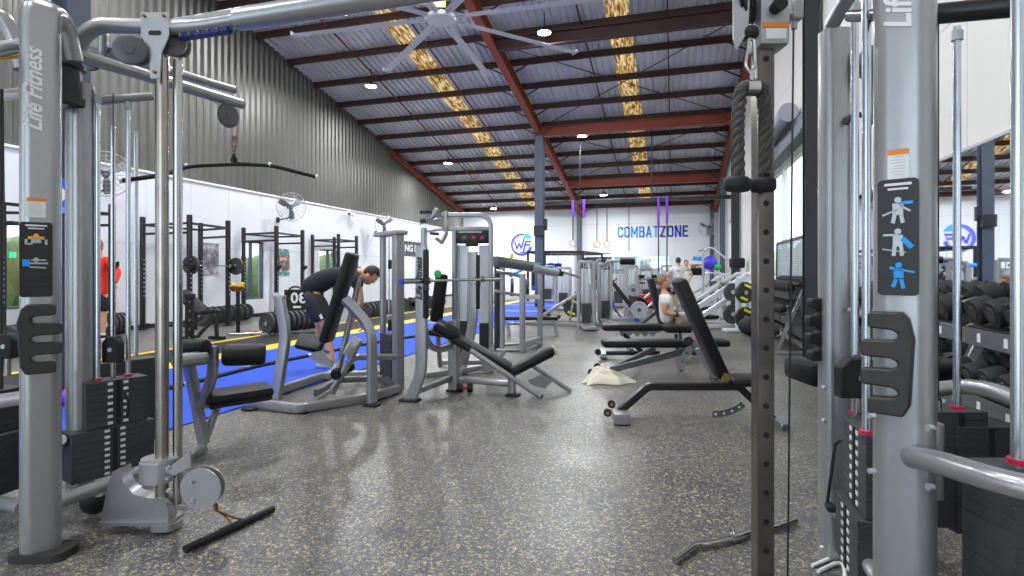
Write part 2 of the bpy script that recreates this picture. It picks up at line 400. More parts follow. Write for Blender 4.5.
m.add([(XR, YF, 3.9), (XR+.2, YF, 3.9), (XR, YF, roof(YF)), (XR+.2, YF, roof(YF)), (XR, YB, 3.9), (XR+.2, YB, 3.9), (XR, YB, EV), (XR+.2, YB, EV)],
      [(0, 4, 6, 2), (1, 3, 7, 5), (0, 2, 3, 1), (4, 5, 7, 6), (2, 6, 7, 3), (0, 1, 5, 4)])
struct('wall_right', m, 'paint_right', o=(0, 0, 0))
# roof sheet: trapezoid ribs running down the slope
m = M(); x = XL-.2; prof = []
while x < XR+.2:
    for dx, dz in ((0, 0), (.022, .05), (.068, .05), (.09, 0)): prof.append((x+dx, dz))
    x += .20
vs = []
for (xx, dz) in prof: vs += [(xx, YF, roof(YF)+dz), (xx, YB+.2, roof(YB+.2)+dz)]
goldx = [(-7.68, -7.02), (-1.72, -1.14)]
fs_g, fs_r = [], []
for i in range(len(prof)-1):
    c = (prof[i][0]+prof[i+1][0])/2; (fs_g if any(a < c < b for a, b in goldx) else fs_r).append((2*i, 2*i+1, 2*i+3, 2*i+2))
m.add(vs, fs_r); struct('ceiling', m, 'roof_sheet', o=(0, 0, 0), sharp=10)
for k, (a, b) in enumerate(goldx):
    mm = M(); mm.add(vs, [f for f in fs_g if a-.03 < (m.v[f[0]].x+m.v[f[2]].x)/2 < b+.03]); bmv = [f for f in mm.f]
    used = sorted({i for f in bmv for i in f}); mp = {u: i for i, u in enumerate(used)}
    mm.v = [mm.v[u] for u in used]; mm.f = [tuple(mp[i] for i in f) for f in bmv]
    struct('rooflight_%d' % (k+1), mm, 'gold_foil', o=(0, 0, 0), sharp=10)
# purlins (C sections) and rafters
def zr(y, off): return roof(y)-off
py_ = [13.0+1.325*k for k in range(-14, 13)]
for k, y in enumerate(py_):
    if y < YF+.2 or y > YB-.1: continue
    thick = abs(y-19.62) < .2 or abs(y-14.32) < .2 or abs(y-24.9) < .3
    m = M(); z = zr(y, .03)
    m.box(((XL+XR)/2, y, z-.09), (XR-XL, .012, .18), b=0); m.box(((XL+XR)/2, y+.03, z-.175), (XR-XL, .07, .012), b=0)
    m.box(((XL+XR)/2, y+.03, z-.006), (XR-XL, .07, .012), b=0)
    struct('trim_purlin_%d' % k, m, 'purlin', o=(0, y, z))
    if thick:
        m = M(); x0 = -4.7
        for (dz, h, wd) in ((.20, .03, .16), (.36, .30, .02), (.52, .03, .16)): m.box(((x0+XR)/2, y, z-dz), (XR-x0, wd, h), b=0)
        struct('beam_%d' % k, m, 'red_oxide' if y > 19 else 'purlin', o=(0, y, z))
def ibeam(x, y0, y1, w, h, off, name, mt='red_oxide'):
    m = M(); a = V((x, y0, zr(y0, off))); b = V((x, y1, zr(y1, off)))
    for dz, hh, ww in ((0, .02, w), (-h/2, h, .016), (-h, .02, w)): m.beam(a+V((0, 0, dz)), b+V((0, 0, dz)), ww, hh, 0)
    return struct(name, m, mt, o=(x, 0, 0))
ibeam(-4.75, YF, YB, .22, .34, .22, 'beam_rafter_1'); ibeam(XR-.14, YF, YB, .18, .3, .22, 'beam_rafter_2'); ibeam(XL+.12, 20.6, YB, .16, .2, .2, 'beam_rafter_3')
m = M(); m.beam((XL, YB-.12, EV-.02), (XR, YB-.12, EV-.02), .1, .24, .0); struct('beam_eave', m, 'red_oxide', o=(0, YB, EV))
for k, x in enumerate((-9.15, -6.78, -2.35, -.18)):     # sag rods between the purlins
    m = M(); m.beam((x, YF, zr(YF, .12)), (x, YB, zr(YB, .12)), .035, .045, 0); struct('trim_sag_rod_%d' % (k+1), m, 'red_oxide' if k < 2 else 'purlin', o=(x, 0, 0))
k = 0
for (x0, y0, x1, y1) in ((-4.6, 14.5, 1.6, 19.4), (1.6, 14.5, -4.6, 19.4), (-4.6, 19.8, 1.6, 24.8), (1.6, 19.8, -4.6, 24.8)):
    m = M(); m.cyl((x0, y0, zr(y0, .30)), (x1, y1, zr(y1, .30)), .014, n=6); k += 1; struct('trim_brace_%d' % k, m, 'purlin', o=(x0, y0, 0))
m = M()
for y in py_:     # fly braces along the rafters and the left wall
    if y < 6 or y > YB: continue
    for x, s in ((-4.75, -1), (-4.75, 1), (XR-.12, -1), (XL+.02, 1)):
        m.beam((x, y, zr(y, .22 if x < XL+1 else .52)), (x+s*.62, y, zr(y, .20)), .035, .035, 0)
struct('trim_fly_brace', m, 'purlin', o=(0, 0, 0))
# steel posts
def hpost(x, y, z0, z1, s, name, mt='steel_paint', ax=0):
    m = M(); hz = (z0+z1)/2; h = z1-z0
    for d in (-1, 1): m.box((x, y+d*s*.5, hz) if ax == 0 else (x+d*s*.5, y, hz), (s, .016, h) if ax == 0 else (.016, s, h), b=0)
    m.box((x, y, hz), (.016, s, h) if ax == 0 else (s, .016, h), b=0); m.box((x, y, z0+.01), (s*1.4, s*1.4, .02), b=0)
    return struct(name, m, mt, o=(x, y, 0))
hpost(-4.75, 19.6, 0, zr(19.6, .55), .3, 'column_1'); hpost(-4.88, YB-.2, 0, EV-.1, .24, 'column_2')
m = M(); m.box((-4.72, 19.36, 2.78), (.36, .12, .36)); m.box((-4.52, 19.5, 3.0), (.14, .14, .42)); m.box((-4.6, 19.4, 2.9), (.2, .05, .1)); o = m.build('junction_box', 'charcoal', o=(-4.9, 19.4, 3.1)); tag(o, 'dark junction boxes strapped around the blue-grey steel column', 'electrical box')
c0 = P(71, 400, 5.3); hpost(c0.x, c0.y, 0, roof(c0.y)-.1, .21, 'column_3', ax=1)
hpost(XR-.14, 8.97, .0, roof(9)-.6, .19, 'column_4', 'charcoal'); hpost(XR-.16, 19.3, 0, 6.2, .24, 'column_5', 'charcoal'); hpost(XR-.16, 24.4, 0, 5.2, .2, 'column_6'); hpost(XR-.3, 28.9, 0, 4.6, .2, 'column_7')
# windows
def window(k, x, y0, y1, z0, z1, nb, side, mt='white', depth=.1):
    m = M(); c = .05
    for z in (z0, z1): m.box((x, (y0+y1)/2, z+(c/2 if z == z0 else -c/2)), (depth, y1-y0, c), b=.004)
    for i in range(nb+1):
        y = y0+c/2+(y1-y0-c)*i/nb; m.box((x, y, (z0+z1)/2), (depth, c, z1-z0), b=.004)
    f = struct('window_%d' % k, m, mt, o=(x, (y0+y1)/2, z0))
    g = M(); g.box((x, (y0+y1)/2, (z0+z1)/2), (.006, y1-y0-c, z1-z0-c), b=0); g.build('pane', 'glass', f)
for k, (a, b, c, d) in enumerate(RW): window(k+1, XR+.1, a, b, c, d, 2, 1, 'white')
for k, (a, b, c, d) in enumerate(LW): window(k+4, XL-.1, a, b, c, d, 2, 1, 'steel_paint')
# flashing / shutter box above the near windows
m = M(); m.box((XR-.05, 12.4, 3.66), (.12, 6, .36), b=.01); m.box((XR-.1, 12.4, 3.47), (.2, 6, .06), b=.01); struct('trim_5', m, 'steel_paint', o=(XR, 11, 3.3))
m = M(); m.lathe([(.16, 0), (.16, 2.9)], (XR-.2, 10.3, 4.0), (0, 1, 0), 20); struct('trim_6', m, 'zinc', o=(XR, 9, 3.6))
m = M(); m.box((XR-.008, (YF+1.2)/2+3.1, .045), (.016, 12, .09), b=.003); struct('baseboard_right', m, 'charcoal', o=(XR, 0, 0))
m = M(); m.box((XL+.008, (YB+YF)/2, .05), (.016, YB-YF, .1), b=.003); struct('baseboard_left', m, 'charcoal', o=(XL, 0, 0))
# mirrors
def mirror(y0, y1, z0, z1, n, lab):
    t = thing('wall_mirror', lab, 'mirror', (XR, (y0+y1)/2, z0))
    w = (y1-y0)/n
    for i in range(n):
        m = M(); m.box((XR-.012, y0+w*(i+.5), (z0+z1)/2), (.008, w-.004, z1-z0), b=0); m.build('mirror_panel', 'mirror', t)
    m = M(); m.box((XR-.012, (y0+y1)/2, z1+.012), (.026, y1-y0, .024), b=.002); m.box((XR-.012, (y0+y1)/2, z0-.012), (.026, y1-y0, .024), b=.002); m.build('mirror_rail', 'zinc', t)
mirror(1.0, 8.8, .35, 2.16, 5, 'long frameless mirror behind the dumbbell racks on the right wall')
t = thing('wall_mirror', 'wide mirror under the blue lettering on the white back wall', 'mirror', (-2.4, YB, .3))
for i in range(3):
    m = M(); m.box((-3.85+1.42*i, YB-.012, 1.2), (1.415, .01, 1.75), b=0); m.build('mirror_panel', 'mirror_dimmed', t)
# turf and markings
def slab(pts, z, mt, nm):
    m = M(); m.prism([(p[0], p[1]) for p in pts], (0, 0, z/2), (1, 0, 0), (0, 1, 0), z); return m.build(nm, mt, o=(pts[0][0], pts[0][1], 0))
o = slab([(-6.35, 1.2), (-3.92, 1.2), (-3.92, 22.4), (-6.35, 22.4)], .012, 'turf_blue', 'turf_strip'); tag(o, 'long strip of bright blue turf running down the hall', 'turf')
ln = M(); ln.box((-5.1, 17.2, .0135), (2.35, .08, .003), b=0); ln.box((-5.1, 12.6, .0135), (2.35, .06, .003), b=0); ln.box((-5.1, 20.4, .0135), (2.35, .08, .003), b=0)
ln.build('painted_line', 'white', o)
o = slab([(-6.80, 1.2), (-6.37, 1.2), (-6.37, 24), (-6.80, 24)], .008, 'yellow', 'floor_tape'); tag(o, 'yellow floor strip along the far edge of the blue turf', 'floor marking')
o = slab([(-7.9, 1.2), (-6.82, 1.2), (-6.82, 24), (-7.9, 24)], .006, 'rubber', 'mat_strip'); tag(o, 'black rubber mat strip beyond the yellow line', 'mat')
o = slab([(-8.05, 1.2), (-7.92, 1.2), (-7.92, 24), (-8.05, 24)], .008, 'yellow', 'floor_tape'); tag(o, 'thin yellow floor strip nearer the squat racks', 'floor marking')
# outside: grass bank and hedge beyond the windows
m = M(); m.box((9, 12, -.2), (14, 50, .1), b=0); m.box((-19, 12, -.2), (14, 50, .1), b=0); struct('ground_outside', m, 'foliage', o=(0, 0, 0))
random.seed(3)
def hedge(x, y0, y1, h, lab, mt_='foliage'):
    m = M(); y = y0
    while y < y1:
        r = random.uniform(.7, 1.1); m.ball((x+random.uniform(-.4, .4), y, random.uniform(.3, h-r*.8)), r, 9, (1, 1, 1.1)); y += .32
    o = m.build('hedge', mt_, o=(x, (y0+y1)/2, 0), sharp=60); tag(o, lab, 'hedge')
hedge(6.5, 3, 40, 2.7, 'green hedge seen through the windows of the right wall', 'foliage_light'); hedge(-15.5, 4, 26, 1.9, 'green hedge seen through the windows behind the squat racks')
# ------------------------------------------------------------------ lights
def lamp(x, y, lab):
    z = roof(y)-.62; t = thing('high_bay_lamp', lab, 'lamp', (x, y, z), 'high bay lamps under the roof')
    m = M(); m.lathe([(.17, 0), (.19, .01), (.15, .07), (.07, .10), (.05, .16)], (x, y, z)); m.build('lamp_housing', 'charcoal', t)
    m = M(); m.lathe([(.0, -.004), (.165, -.004), (.165, .004)], (x, y, z)); m.build('lamp_lens', 'lamp', t)
    m = M(); m.cyl((x, y, z+.15), (x, y, z+.56), .012, n=8); m.build('hanger', 'black_metal', t)
    L = bpy.data.lights.new('lamp_light', 'AREA'); L.shape = 'DISK'; L.size = .4; L.energy = LAMP; L.color = (.94, .97, 1); L.spread = PI*.98
    lo = bpy.data.objects.new('lamp_light', L); C.objects.link(lo); lo.parent = t; lo.location = (0, 0, -.02)
LAMP = 330
for x_, y_ in ((-9.1, -2.6), (-3.2, -2.6)): lamp(x_, y_, 'added unseen lamp behind the camera over the %s side of the entrance' % ('far' if x_ < -5 else 'near'))  # two unseen lamps added behind the camera to brighten the hall
for i, y in enumerate((3.0, 9.0, 15.21, 21.3, 27.3)): lamp(-9.1, y, ['high bay lamp over the near squat racks', 'high bay lamp over the left racks, left of the big fan', 'bright high bay lamp on the third purlin over the left wall', 'high bay lamp halfway along the left roof bay', 'farthest high bay lamp of the left roof bay'][i])
for i, y in enumerate((2.4, 7.6, 13.7, 19.67, 25.9)): lamp(-3.2, y, ['high bay lamp above the camera position', 'high bay lamp close to the big ceiling fan', 'bright high bay lamp between fan blade and thick dark beam', 'high bay lamp under the red beam beside the column head', 'farthest high bay lamp above the hanging rings'][i])
def portal(x, y, z, sx, sz, rot, e=None, col=(1, 1, 1), nm='daylight'):
    L = bpy.data.lights.new(nm, 'AREA'); L.shape = 'RECTANGLE'; L.size = sx; L.size_y = sz; lo = bpy.data.objects.new(nm, L); C.objects.link(lo)
    lo.location = (x, y, z); lo.rotation_euler = rot
    if e is None: L.cycles.is_portal = True
    else: L.energy = e; L.color = col
FW = [(-10.4, -6.2, 0, 4.2), (-4.2, .0, 0, 4.2)]  # unseen front wall added to cut sky glare, door openings let daylight in
m = M(); cur = XL; zt = roof(YF)
for (a, b, c, d) in FW: m.box(((cur+a)/2, YF-.1, zt/2), (a-cur, .2, zt), b=0); m.box(((a+b)/2, YF-.1, (d+zt)/2), (b-a, .2, zt-d), b=0); cur = b
m.box(((cur+XR)/2, YF-.1, zt/2), (XR-cur, .2, zt), b=0); struct('wall_front', m, 'paint_back', o=(0, 0, 0))
for (a, b, c, d) in FW: portal((a+b)/2, YF-.25, d/2, b-a, d, (-PI/2, 0, 0))
for (a, b, c, d) in RW: portal(XR+.25, (a+b)/2, (c+d)/2, d-c, b-a, (0, PI/2, 0))
# ================================================================== THE TWO CABLE TOWERS IN FRONT
def oval(w, d, n=5): return rr(w, d, min(w, d)*.42, n)
def bolts(m, pts, ax, r=.009):
    for p in pts: m.cyl(V(p)-V(ax)*.004, V(p)+V(ax)*.012, r, r*.8, 8)
def sign(name, parent, o, ux, uy, w, h, kind):
    "exercise placard on a column: dark board with small figures, real raised shapes"
    ux, uy = V(ux).normalized(), V(uy).normalized(); nz = ux.cross(uy); o = V(o)
    m = M(); m.prism([(a, b) for a, b in rr(w, h, .012)], o, ux, uy, .006); b = m.build(name, 'black_metal', parent)
    def q(x, y): return o+ux*x*w+uy*y*h+nz*.0035
    m = M(); m.prism(rr(w*.66, h*.022, .002), q(0, .455), ux, uy, .002); m.prism(rr(w*.5, h*.018, .002), q(0, .415), ux, uy, .002); each(m, 'heading', 'label_white', b)
    def fig(cy, hot, parts):
        g = M(); c = M()
        for k, (x0, y0, x1, y1, t) in enumerate(parts):
            (c if k in hot else g).beam(q(x0, cy+y0)+nz*.0005, q(x1, cy+y1)+nz*.0005, t*w, .0016, .0003, up=nz)
        (c if 9 in hot else g).lathe([(w*.085, 0), (w*.085, .0016)], q(parts[1][0], cy+parts[1][3]+.03), nz, 10)
        g.build('figure', 'zinc', b); c.build('highlight', 'orange_bright' if kind == 'pull' and cy > .1 else 'blue_bright', b)
    man = [(-.38, -.05, .02, .0, .05), (.0, -.05, .0, .05, .26), (.02, .05, .36, .055, .09), (-.08, -.05, -.12, -.12, .1), (.08, -.05, .12, -.12, .1), (.05, .03, .3, -.02, .06)]
    if kind == 'pull':
        fig(.25, (2, 9), [(-.3, -.05, -.3, .02, .08), (.0, -.03, .0, .04, .3), (-.25, .04, .25, .04, .12), (.3, -.05, .3, .02, .08), (-.1, -.03, -.25, -.05, .08)])
        fig(-.05, (0, ), [(-.3, -.04, -.3, .05, .22), (.0, .0, .0, .02, .1), (-.2, .0, .36, .0, .07), (-.15, .04, .3, .045, .05), (-.2, -.05, .3, -.06, .06)])
        m = M(); m.prism(rr(w*.84, .0025, .001), q(0, .16), ux, uy, .001); m.prism(rr(w*.84, .0025, .001), q(0, -.2), ux, uy, .001); m.prism(rr(w*.84, .0025, .001), q(0, -.33), ux, uy, .001); each(m, 'rule', 'rubber_grey', b)
    else:
        fig(.24, (2, ), man); fig(-.03, (5, ), [(-.36, .05, .0, .05, .06), (.0, -.05, .0, .05, .24), (-.38, -.07, .2, -.1, .03), (-.08, -.05, -.1, -.13, .1), (.08, -.05, .1, -.13, .1), (.1, .02, .34, -.06, .14)])
        fig(-.32, (0, 1, 2, 3, 4, 9), [(-.2, .06, .0, .04, .08), (.02, -.03, .02, .05, .24), (.05, .04, .4, .02, .06), (-.04, -.04, -.12, -.11, .1), (.08, -.04, .14, -.12, .1)])
    return b
def sticker(parent, o, ux, uy, w, h):
    ux, uy = V(ux).normalized(), V(uy).normalized(); nz = ux.cross(uy); o = V(o)
    m = M(); m.prism(rr(w, h, .003), o, ux, uy, .002); s = m.build('warning_label', 'label_white', parent)
    m = M(); m.prism(rr(w, h*.18, .002), o+uy*h*.41+nz*.001, ux, uy, .002); m.build('orange_band', 'orange', s)
    m = M()
    for i in range(7): m.prism(rr(w*(.7 if i % 3 else .5), h*.025, .0003), o+uy*h*(.24-.1*i)+nz*.001, ux, uy, .001)
    each(m, 'small_print', 'zinc', s)
def comb(parent, o, ux, uy, w, h, t, flip=1, mt='rubber_grey'):
    "accessory hook rack: a spine with four fat fingers"
    ux = V(ux).normalized()*flip; uy = V(uy).normalized(); pts = [(-w*.42, -h*.40), (-w*.30, -h*.5)]
    for k in range(4):
        y0 = -h*.5+h*k*.262; y1 = y0+h*.15
        xr = w*.5 if 0 < k < 3 else w*.36
        pts += [(xr-.006, y0+(.0 if k else .0)), (xr, y0+.008), (xr, y1-.008), (xr-.006, y1)]
        if k < 3: pts += [(-w*.08, y1+.002), (-w*.2, y1+.010), (-w*.2, y1+h*.112-.010), (-w*.08, y1+h*.112-.002)]
    pts += [(-w*.28, h*.44), (-w*.40, h*.38), (-w*.5, h*.2), (-w*.46, -h*.1)]
    pts = [(a, b) for a, b in pts]
    m = M(); m.prism(pts, o, ux, uy, t); ob = m.build('accessory_rack', mt, parent)
    md = ob.modifiers.new('b', 'BEVEL'); md.width = .006; md.segments = 2; md.limit_method = 'ANGLE'
    return ob
def pulley(m, c, ax, r, w=.022, n=24):
    m.lathe([(.0, -w/2-.004), (r*.3, -w/2-.004), (r*.34, -w/2), (r*.9, -w/2), (r, -w/2+.003), (r, -w*.2), (r*.9, 0), (r, w*.2), (r, w/2-.003), (r*.9, w/2), (r*.34, w/2), (r*.3, w/2+.004), (0, w/2+.004)], c, ax, n)
def stack(parent, o, ux, uy, L, D, z0, z1, n, nlow=0, extra=.05, face=1, tabs=True):
    "weight stack: plates stacked from z0 to z1, L along ux, D along uy; number tabs on the +uy*face side"
    ux, uy = V(ux).normalized(), V(uy).normalized(); R = Matrix((ux, uy, V((0, 0, 1)))).transposed(); o = V((o[0], o[1], 0)); h = (z1-z0)/n
    for i in range(n):
        l = L if i >= nlow else L+extra*2; zc = z0+h*(i+.5)
        m = M(); m.box(o+V((0, 0, zc)), (l, D, h-.0012), R, .0012); w_ = m.build('weight_plate', 'plate_black', parent)
        for s in ((-1, 1) if tabs else ()):
            m = M(); m.box(o+uy*face*(D/2+.001)+ux*.038*s+V((0, 0, zc)), (.024, .003, h*.42), R, 0); m.build('number_tab', 'label_white', w_)
    m = M(); m.box(o+uy*face*D/2+V((0, 0, (z0+z1)/2)), (.022, .006, (z1-z0)*.98), R, 0); return m.build('selector_slot', 'rubber', parent)
def selector(parent, p, w=.09, h=.13, d=.05, ux=(1, 0, 0), uy=(0, 1, 0)):
    ux = V(ux).normalized(); uy = V((-ux.y, ux.x, 0)); R = Matrix((ux, uy, V((0, 0, 1)))).transposed(); p = V(p); m = M()
    prof = [(-w/2, -h/2), (w/2, -h/2), (w/2, h*.25), (w*.25, h/2), (-w*.25, h/2), (-w/2, h*.25)]
    m.prism(prof, p, ux, (0, 0, 1), d); o = m.build('pulley_block', 'rubber', parent)
    md = o.modifiers.new('b', 'BEVEL'); md.width = .008; md.segments = 2
    b = M(); b.cyl(p-uy*d*.62, p+uy*d*.62, .012, n=10); b.build('bolt', 'zinc', o)
    b = M(); b.cyl(p-V((0, 0, h/2)), p-V((0, 0, h/2+.09)), .014, n=10); b.build('stem', 'chrome', o)
def decal(parent, o, ux, uy, h):
    "Life Fitness lettering running up the column: ux = reading direction"
    word('Life Fitness', h, 'label_white', parent, o, ux, uy, 'brand_lettering', .0012, .35, .92, .002, 1.0)
toC = lambda p: (V((0, 0, 0))-V((p[0], p[1], 0))).normalized()
def basis(p):
    "face direction from p to the viewer's floor point, and its side direction (pointing right as seen)"
    n = toC(p); return V((-n.y, n.x, 0)), n

# ---- left tower
A = V((-2.75, 1.78, 0)); LT = thing('cable_tower', 'big grey cable tower at the left edge, lettered column, black weight stacks and chrome post', 'cable machine', A)
U = V((.45, .89, 0)).normalized()
rt, nn = basis(A); rt = V((CT, ST, 0)); nn = V((ST, -CT, 0))    # the column faces the hall front
hub = P(70, 60, 2.85); hub.z = 0
dirh = (hub-A).normalized()
rL, nL = basis(A)
path = bend([A+V((0, 0, .02)), A+V((0, 0, 2.47)), A+rL*.055-nL*.10+V((0, 0, 2.465)), A+rL*.09-nL*.14+V((0, 0, 2.30))], .11, 7)
m = M(); m.sweep(path, oval(.148, .115), up=-nL); m.build('column', 'silver', LT)
m = M(); m.prism(rr(.25, .15, .05, 5), A+V((.02, 0, .018)), rt, -nn, .036); m.build('foot', 'rubber_grey', LT)
fc = A+nL*.0585-rL*.016
up = V((0, 0, 1))
decal(LT, fc+V((0, 0, 2.085))-rL*.008+nL*.001, up, -rL, .088)
sticker(LT, fc+V((0, 0, 1.565)), rL, up, .065, .085)
sign('exercise_sign', LT, fc+V((0, 0, 1.335))+nL*.002, rL, up, .112, .33, 'pull')
comb(LT, fc+V((0, 0, .995))+rL*.012+nL*.020, rL, up, .155, .325, .035)
# inner column and hub
B2 = P(80, 480, 3.05); B2.z = 0
m = M(); m.sweep([B2+V((0, 0, .1)), B2+V((0, 0, 2.32))], oval(.125, .12), up=(0, 1, 0)); m.build('inner_column', 'silver', LT)
m = M(); m.lathe([(.10, 0), (.125, .01), (.128, .05), (.11, .055), (.11, .2), (.13, .21), (.13, .25)], B2+V((-.03, -.1, 2.17)), Z_ if 0 else (0, 0, 1), 28); m.build('hub', 'charcoal', LT)
m = M(); m.prism(rr(.34, .30, .14, 5), B2+V((.0, -.06, 2.45)), (1, 0, 0), (0, 1, 0), .03); m.build('hub_plate', 'silver_dark', LT)
# long pulldown arm and its twin
a0, a1 = P(50, 47, 2.62), P(241, 104, 3.65)
m = M(); m.tube([a0, a1], .033, 16)
b0, b1 = P(52, 36, 2.95), P(234, 90, 3.95); m.tube([b0, b1], .028, 14); each(m, 'pulldown_arm', 'silver', LT)
m = M(); d = (a1-a0).normalized(); m.cyl(a1, a1+d*.012, .031, n=16); each(m, 'end_cap', 'rubber', LT)
m = M(); pc = a1+V((.0, 0, -.10))-d*.10; m.beam(a1-d*.10, pc, .012, .05, .002); m.build('pulley_bracket', 'silver_dark', LT)
m = M(); pulley(m, pc, (d.y, -d.x, 0), .078); each(m, 'pulley', 'pulley_grey', LT)
m = M(); pz = P(150, 72, 3.2); m.tube([pc+V((-.03, -.02, .06)), pz], .003, 6); m.tube([pc+d*.07, pc+d*.07+V((0, 0, -.16))], .003, 6); each(m, 'cable', 'cable', LT)
# top rails that hold the guide rods
m = M(); s0, s1 = P(58, 104, 3.05), P(153, 96, 3.28); m.tube([s0, s1], .026, 12); m.tube([P(62, 103, 2.9), P(30, 92, 3.0), P(2, 95, 3.2)], .03, 12)
m.tube([P(-30, 55, 2.3), P(28, 44, 2.6)], .032, 14); m.tube(bend([P(-14, 18, 2.7), P(2, 14, 2.7), P(16, 40, 2.75), P(22, 70, 2.75)], .2), .035, 14); each(m, 'top_rail', 'silver', LT)
m = M(); m.tube([P(-12, 60, 2.35), P(20, 56, 2.6)], .009, 8); m.build('yellow_rod', 'yellow', LT)
# crossover beam with sleeves and a blue underside
BZ = 2.475; m = M(); m.tube(bend([P(74, 54, 2.75), P(84, 34, 2.72), P(100, 25, 2.71), V((-2.3, 2.13, BZ)), V((.55, 2.13, BZ))], .16), .037, 16); bm_ = m.build('crossover_beam', 'silver', LT)
m = M(); m.cyl((-1.98, 2.13, BZ), (.4, 2.13, BZ), .052, n=20); m.build('beam_sleeve', 'silver', LT)
m = M(); m.box((-2.18, 2.13, BZ-.040), (.30, .04, .03), b=.004); m.build('beam_shim', 'shim_blue', bm_)
m = M(); m.box((-2.17, 2.105, BZ+.02), (.36, .02, .045), b=.006); m.build('beam_plate', 'silver_light', bm_)
m = M(); bolts(m, [(-2.3+.055*i, 2.108, BZ-.042) for i in range(5)], (0, -1, 0), .006); each(m, 'bolt', 'brass', bm_)
m = M(); m.tube([P(103, 28, 2.9), P(103, 64, 2.95)], .022, 12); m.build('hanger', 'silver', LT)
# bracket plate over the post
Q = V((-2.42, 2.13, 0))
m = M(); m.prism([(-.07, .09), (.065, .09), (.068, -.02), (.03, -.10), (.022, -.23), (-.022, -.23), (-.03, -.10), (-.068, -.02)], Q+nn*.072+V((-.01, 0, BZ-.03)), rt, up, .008); br = m.build('post_bracket', 'silver_light', LT)
m = M(); m.prism(rr(.062, .022, .009), Q+nn*.0775+V((-.01, 0, BZ-.04)), rt, up, .002); m.build('slot', 'rubber', br)
m = M(); bolts(m, [Q+nn*.077+rt*x+V((-.01, 0, BZ+z)) for x, z in ((-.05, .04), (.045, .04), (0, -.23))], nn, .008); each(m, 'bolt', 'copper', br)
m = M()
for (x, y, r, z) in ((130, 50, .070, 2.62), (138, 52, .066, 2.70), (172, 43, .064, 2.72), (178, 45, .064, 2.80)): pulley(m, P(x, y, z), (.62, -.78, 0), r)
for (x, y, r, z) in ((92, 60, .055, 2.85), (110, 57, .05, 2.95)): pulley(m, P(x, y, z), (.3, -.95, 0), r)
each(m, 'pulley', 'pulley_grey', LT)
# adjustable post: square chrome tube with holes plus two round rods
def post(parent, Q, z0, z1, holes=True, s=.056):
    R = Matrix((rt, -nn, up)).transposed(); m = M(); m.box(Q+V((0, 0, (z0+z1)/2)), (s, s*.9, z1-z0), R, .004); p = m.build('adjustable_post', 'dark_steel', parent)
    if holes:
        m = M(); z = z0+.08
        while z < z1-.05: m.cyl(Q+nn*(s*.45-.004)+V((0, 0, z)), Q+nn*(s*.45+.0012)+V((0, 0, z)), .0105, n=12); z += .1016
        each(m, 'hole', 'rubber', p)
    return p
m = M(); m.sweep([Q-rt*.022+V((0, 0, .12)), Q-rt*.022+V((0, 0, 2.36))], rr(.058, .052, .022, 4), up=-nn); m.build('adjustable_post', 'brown_steel', LT)
m = M(); m.cyl(Q+rt*.038-nn*.03+V((0, 0, .12)), Q+rt*.038-nn*.03+V((0, 0, 2.34)), .022, n=14); m.build('chrome_tube', 'chrome', LT)
# carriage and swivel pulley at the foot of the post
zc_ = .30
m = M(); m.prism(rr(.15, .12, .055, 4), Q+nn*.02-rt*.035+V((0, 0, zc_+.0)), rt, -nn, .10); m.prism(rr(.17, .13, .06, 4), Q+nn*.0-rt*.03+V((0, 0, zc_+.055)), rt, -nn, .012)
m.prism([(0, -.05), (.13, .05), (.13, -.03), (.05, -.07)], Q+rt*.02+nn*.05+V((0, 0, zc_+.06)), rt, up, .01); m.build('carriage', 'silver_light', LT)
pp = P(203, 487, 2.66)
m = M(); m.prism([(.098*math.cos(a*PI/14), .098*math.sin(a*PI/14)*1.0) for a in range(28)], pp+nn*.02, rt, up, .006); m.prism([(.094*math.cos(a*PI/14), .094*math.sin(a*PI/14)) for a in range(28)], pp-nn*.025, rt, up, .006)
each(m, 'pulley_guard', 'silver_light', LT)
m = M(); pulley(m, pp, nn, .075); m.build('swivel_pulley', 'charcoal', LT)
m = M(); bolts(m, [pp+nn*.024+rt*-.04+up*.035, pp+nn*.024+rt*-.035-up*.05], nn, .012); bolts(m, [Q+nn*.06+rt*x+V((0, 0, z)) for x, z in ((-.06, .28), (.045, .33), (.045, .28), (.05, .22))], nn, .010); each(m, 'bolt', 'zinc', LT)
m = M(); m.cyl(Q+nn*.0+V((.01, 0, .06)), Q+V((.01, 0, .11)), .02, n=12); m.build('bottom_stop', 'copper', LT)
# gusset foot of the post
g0 = Q+V((0, 0, 0))
m = M(); m.prism([(-.30, .055), (-.27, .22), (-.245, .30), (-.20, .32), (-.19, .25), (-.14, .19), (-.06, .17), (0, .17), (.03, .12), (.03, .055)], g0, rt, up, .07); m.prism([(-.30, .045), (.05, .045), (.05, .06), (-.30, .06)], g0, rt, up, .11)
m.prism(rr(.13, .12, .04, 4), g0+V((0, 0, .03)), rt, -nn, .03); m.build('post_foot', 'silver', LT)
# lower frame tubes
m = M(); m.tube([P(56, 503, 2.58), P(165, 462, 3.0)], .034, 14); m.tube([P(24, 508, 2.6), P(-20, 500, 2.9)], .036, 14); m.tube([P(60, 440, 2.9), P(90, 455, 3.3)], .03, 12); each(m, 'base_rail', 'silver', LT)
m = M(); m.tube([P(98, 489, 2.74), P(121, 480, 2.88)], .040, 16); m.build('rail_sleeve', 'silver', LT)
m = M(); m.tube([P(-20, 404, 2.55), P(28, 397, 2.5)], .033, 14); m.build('handle_rail', 'silver_light', LT)
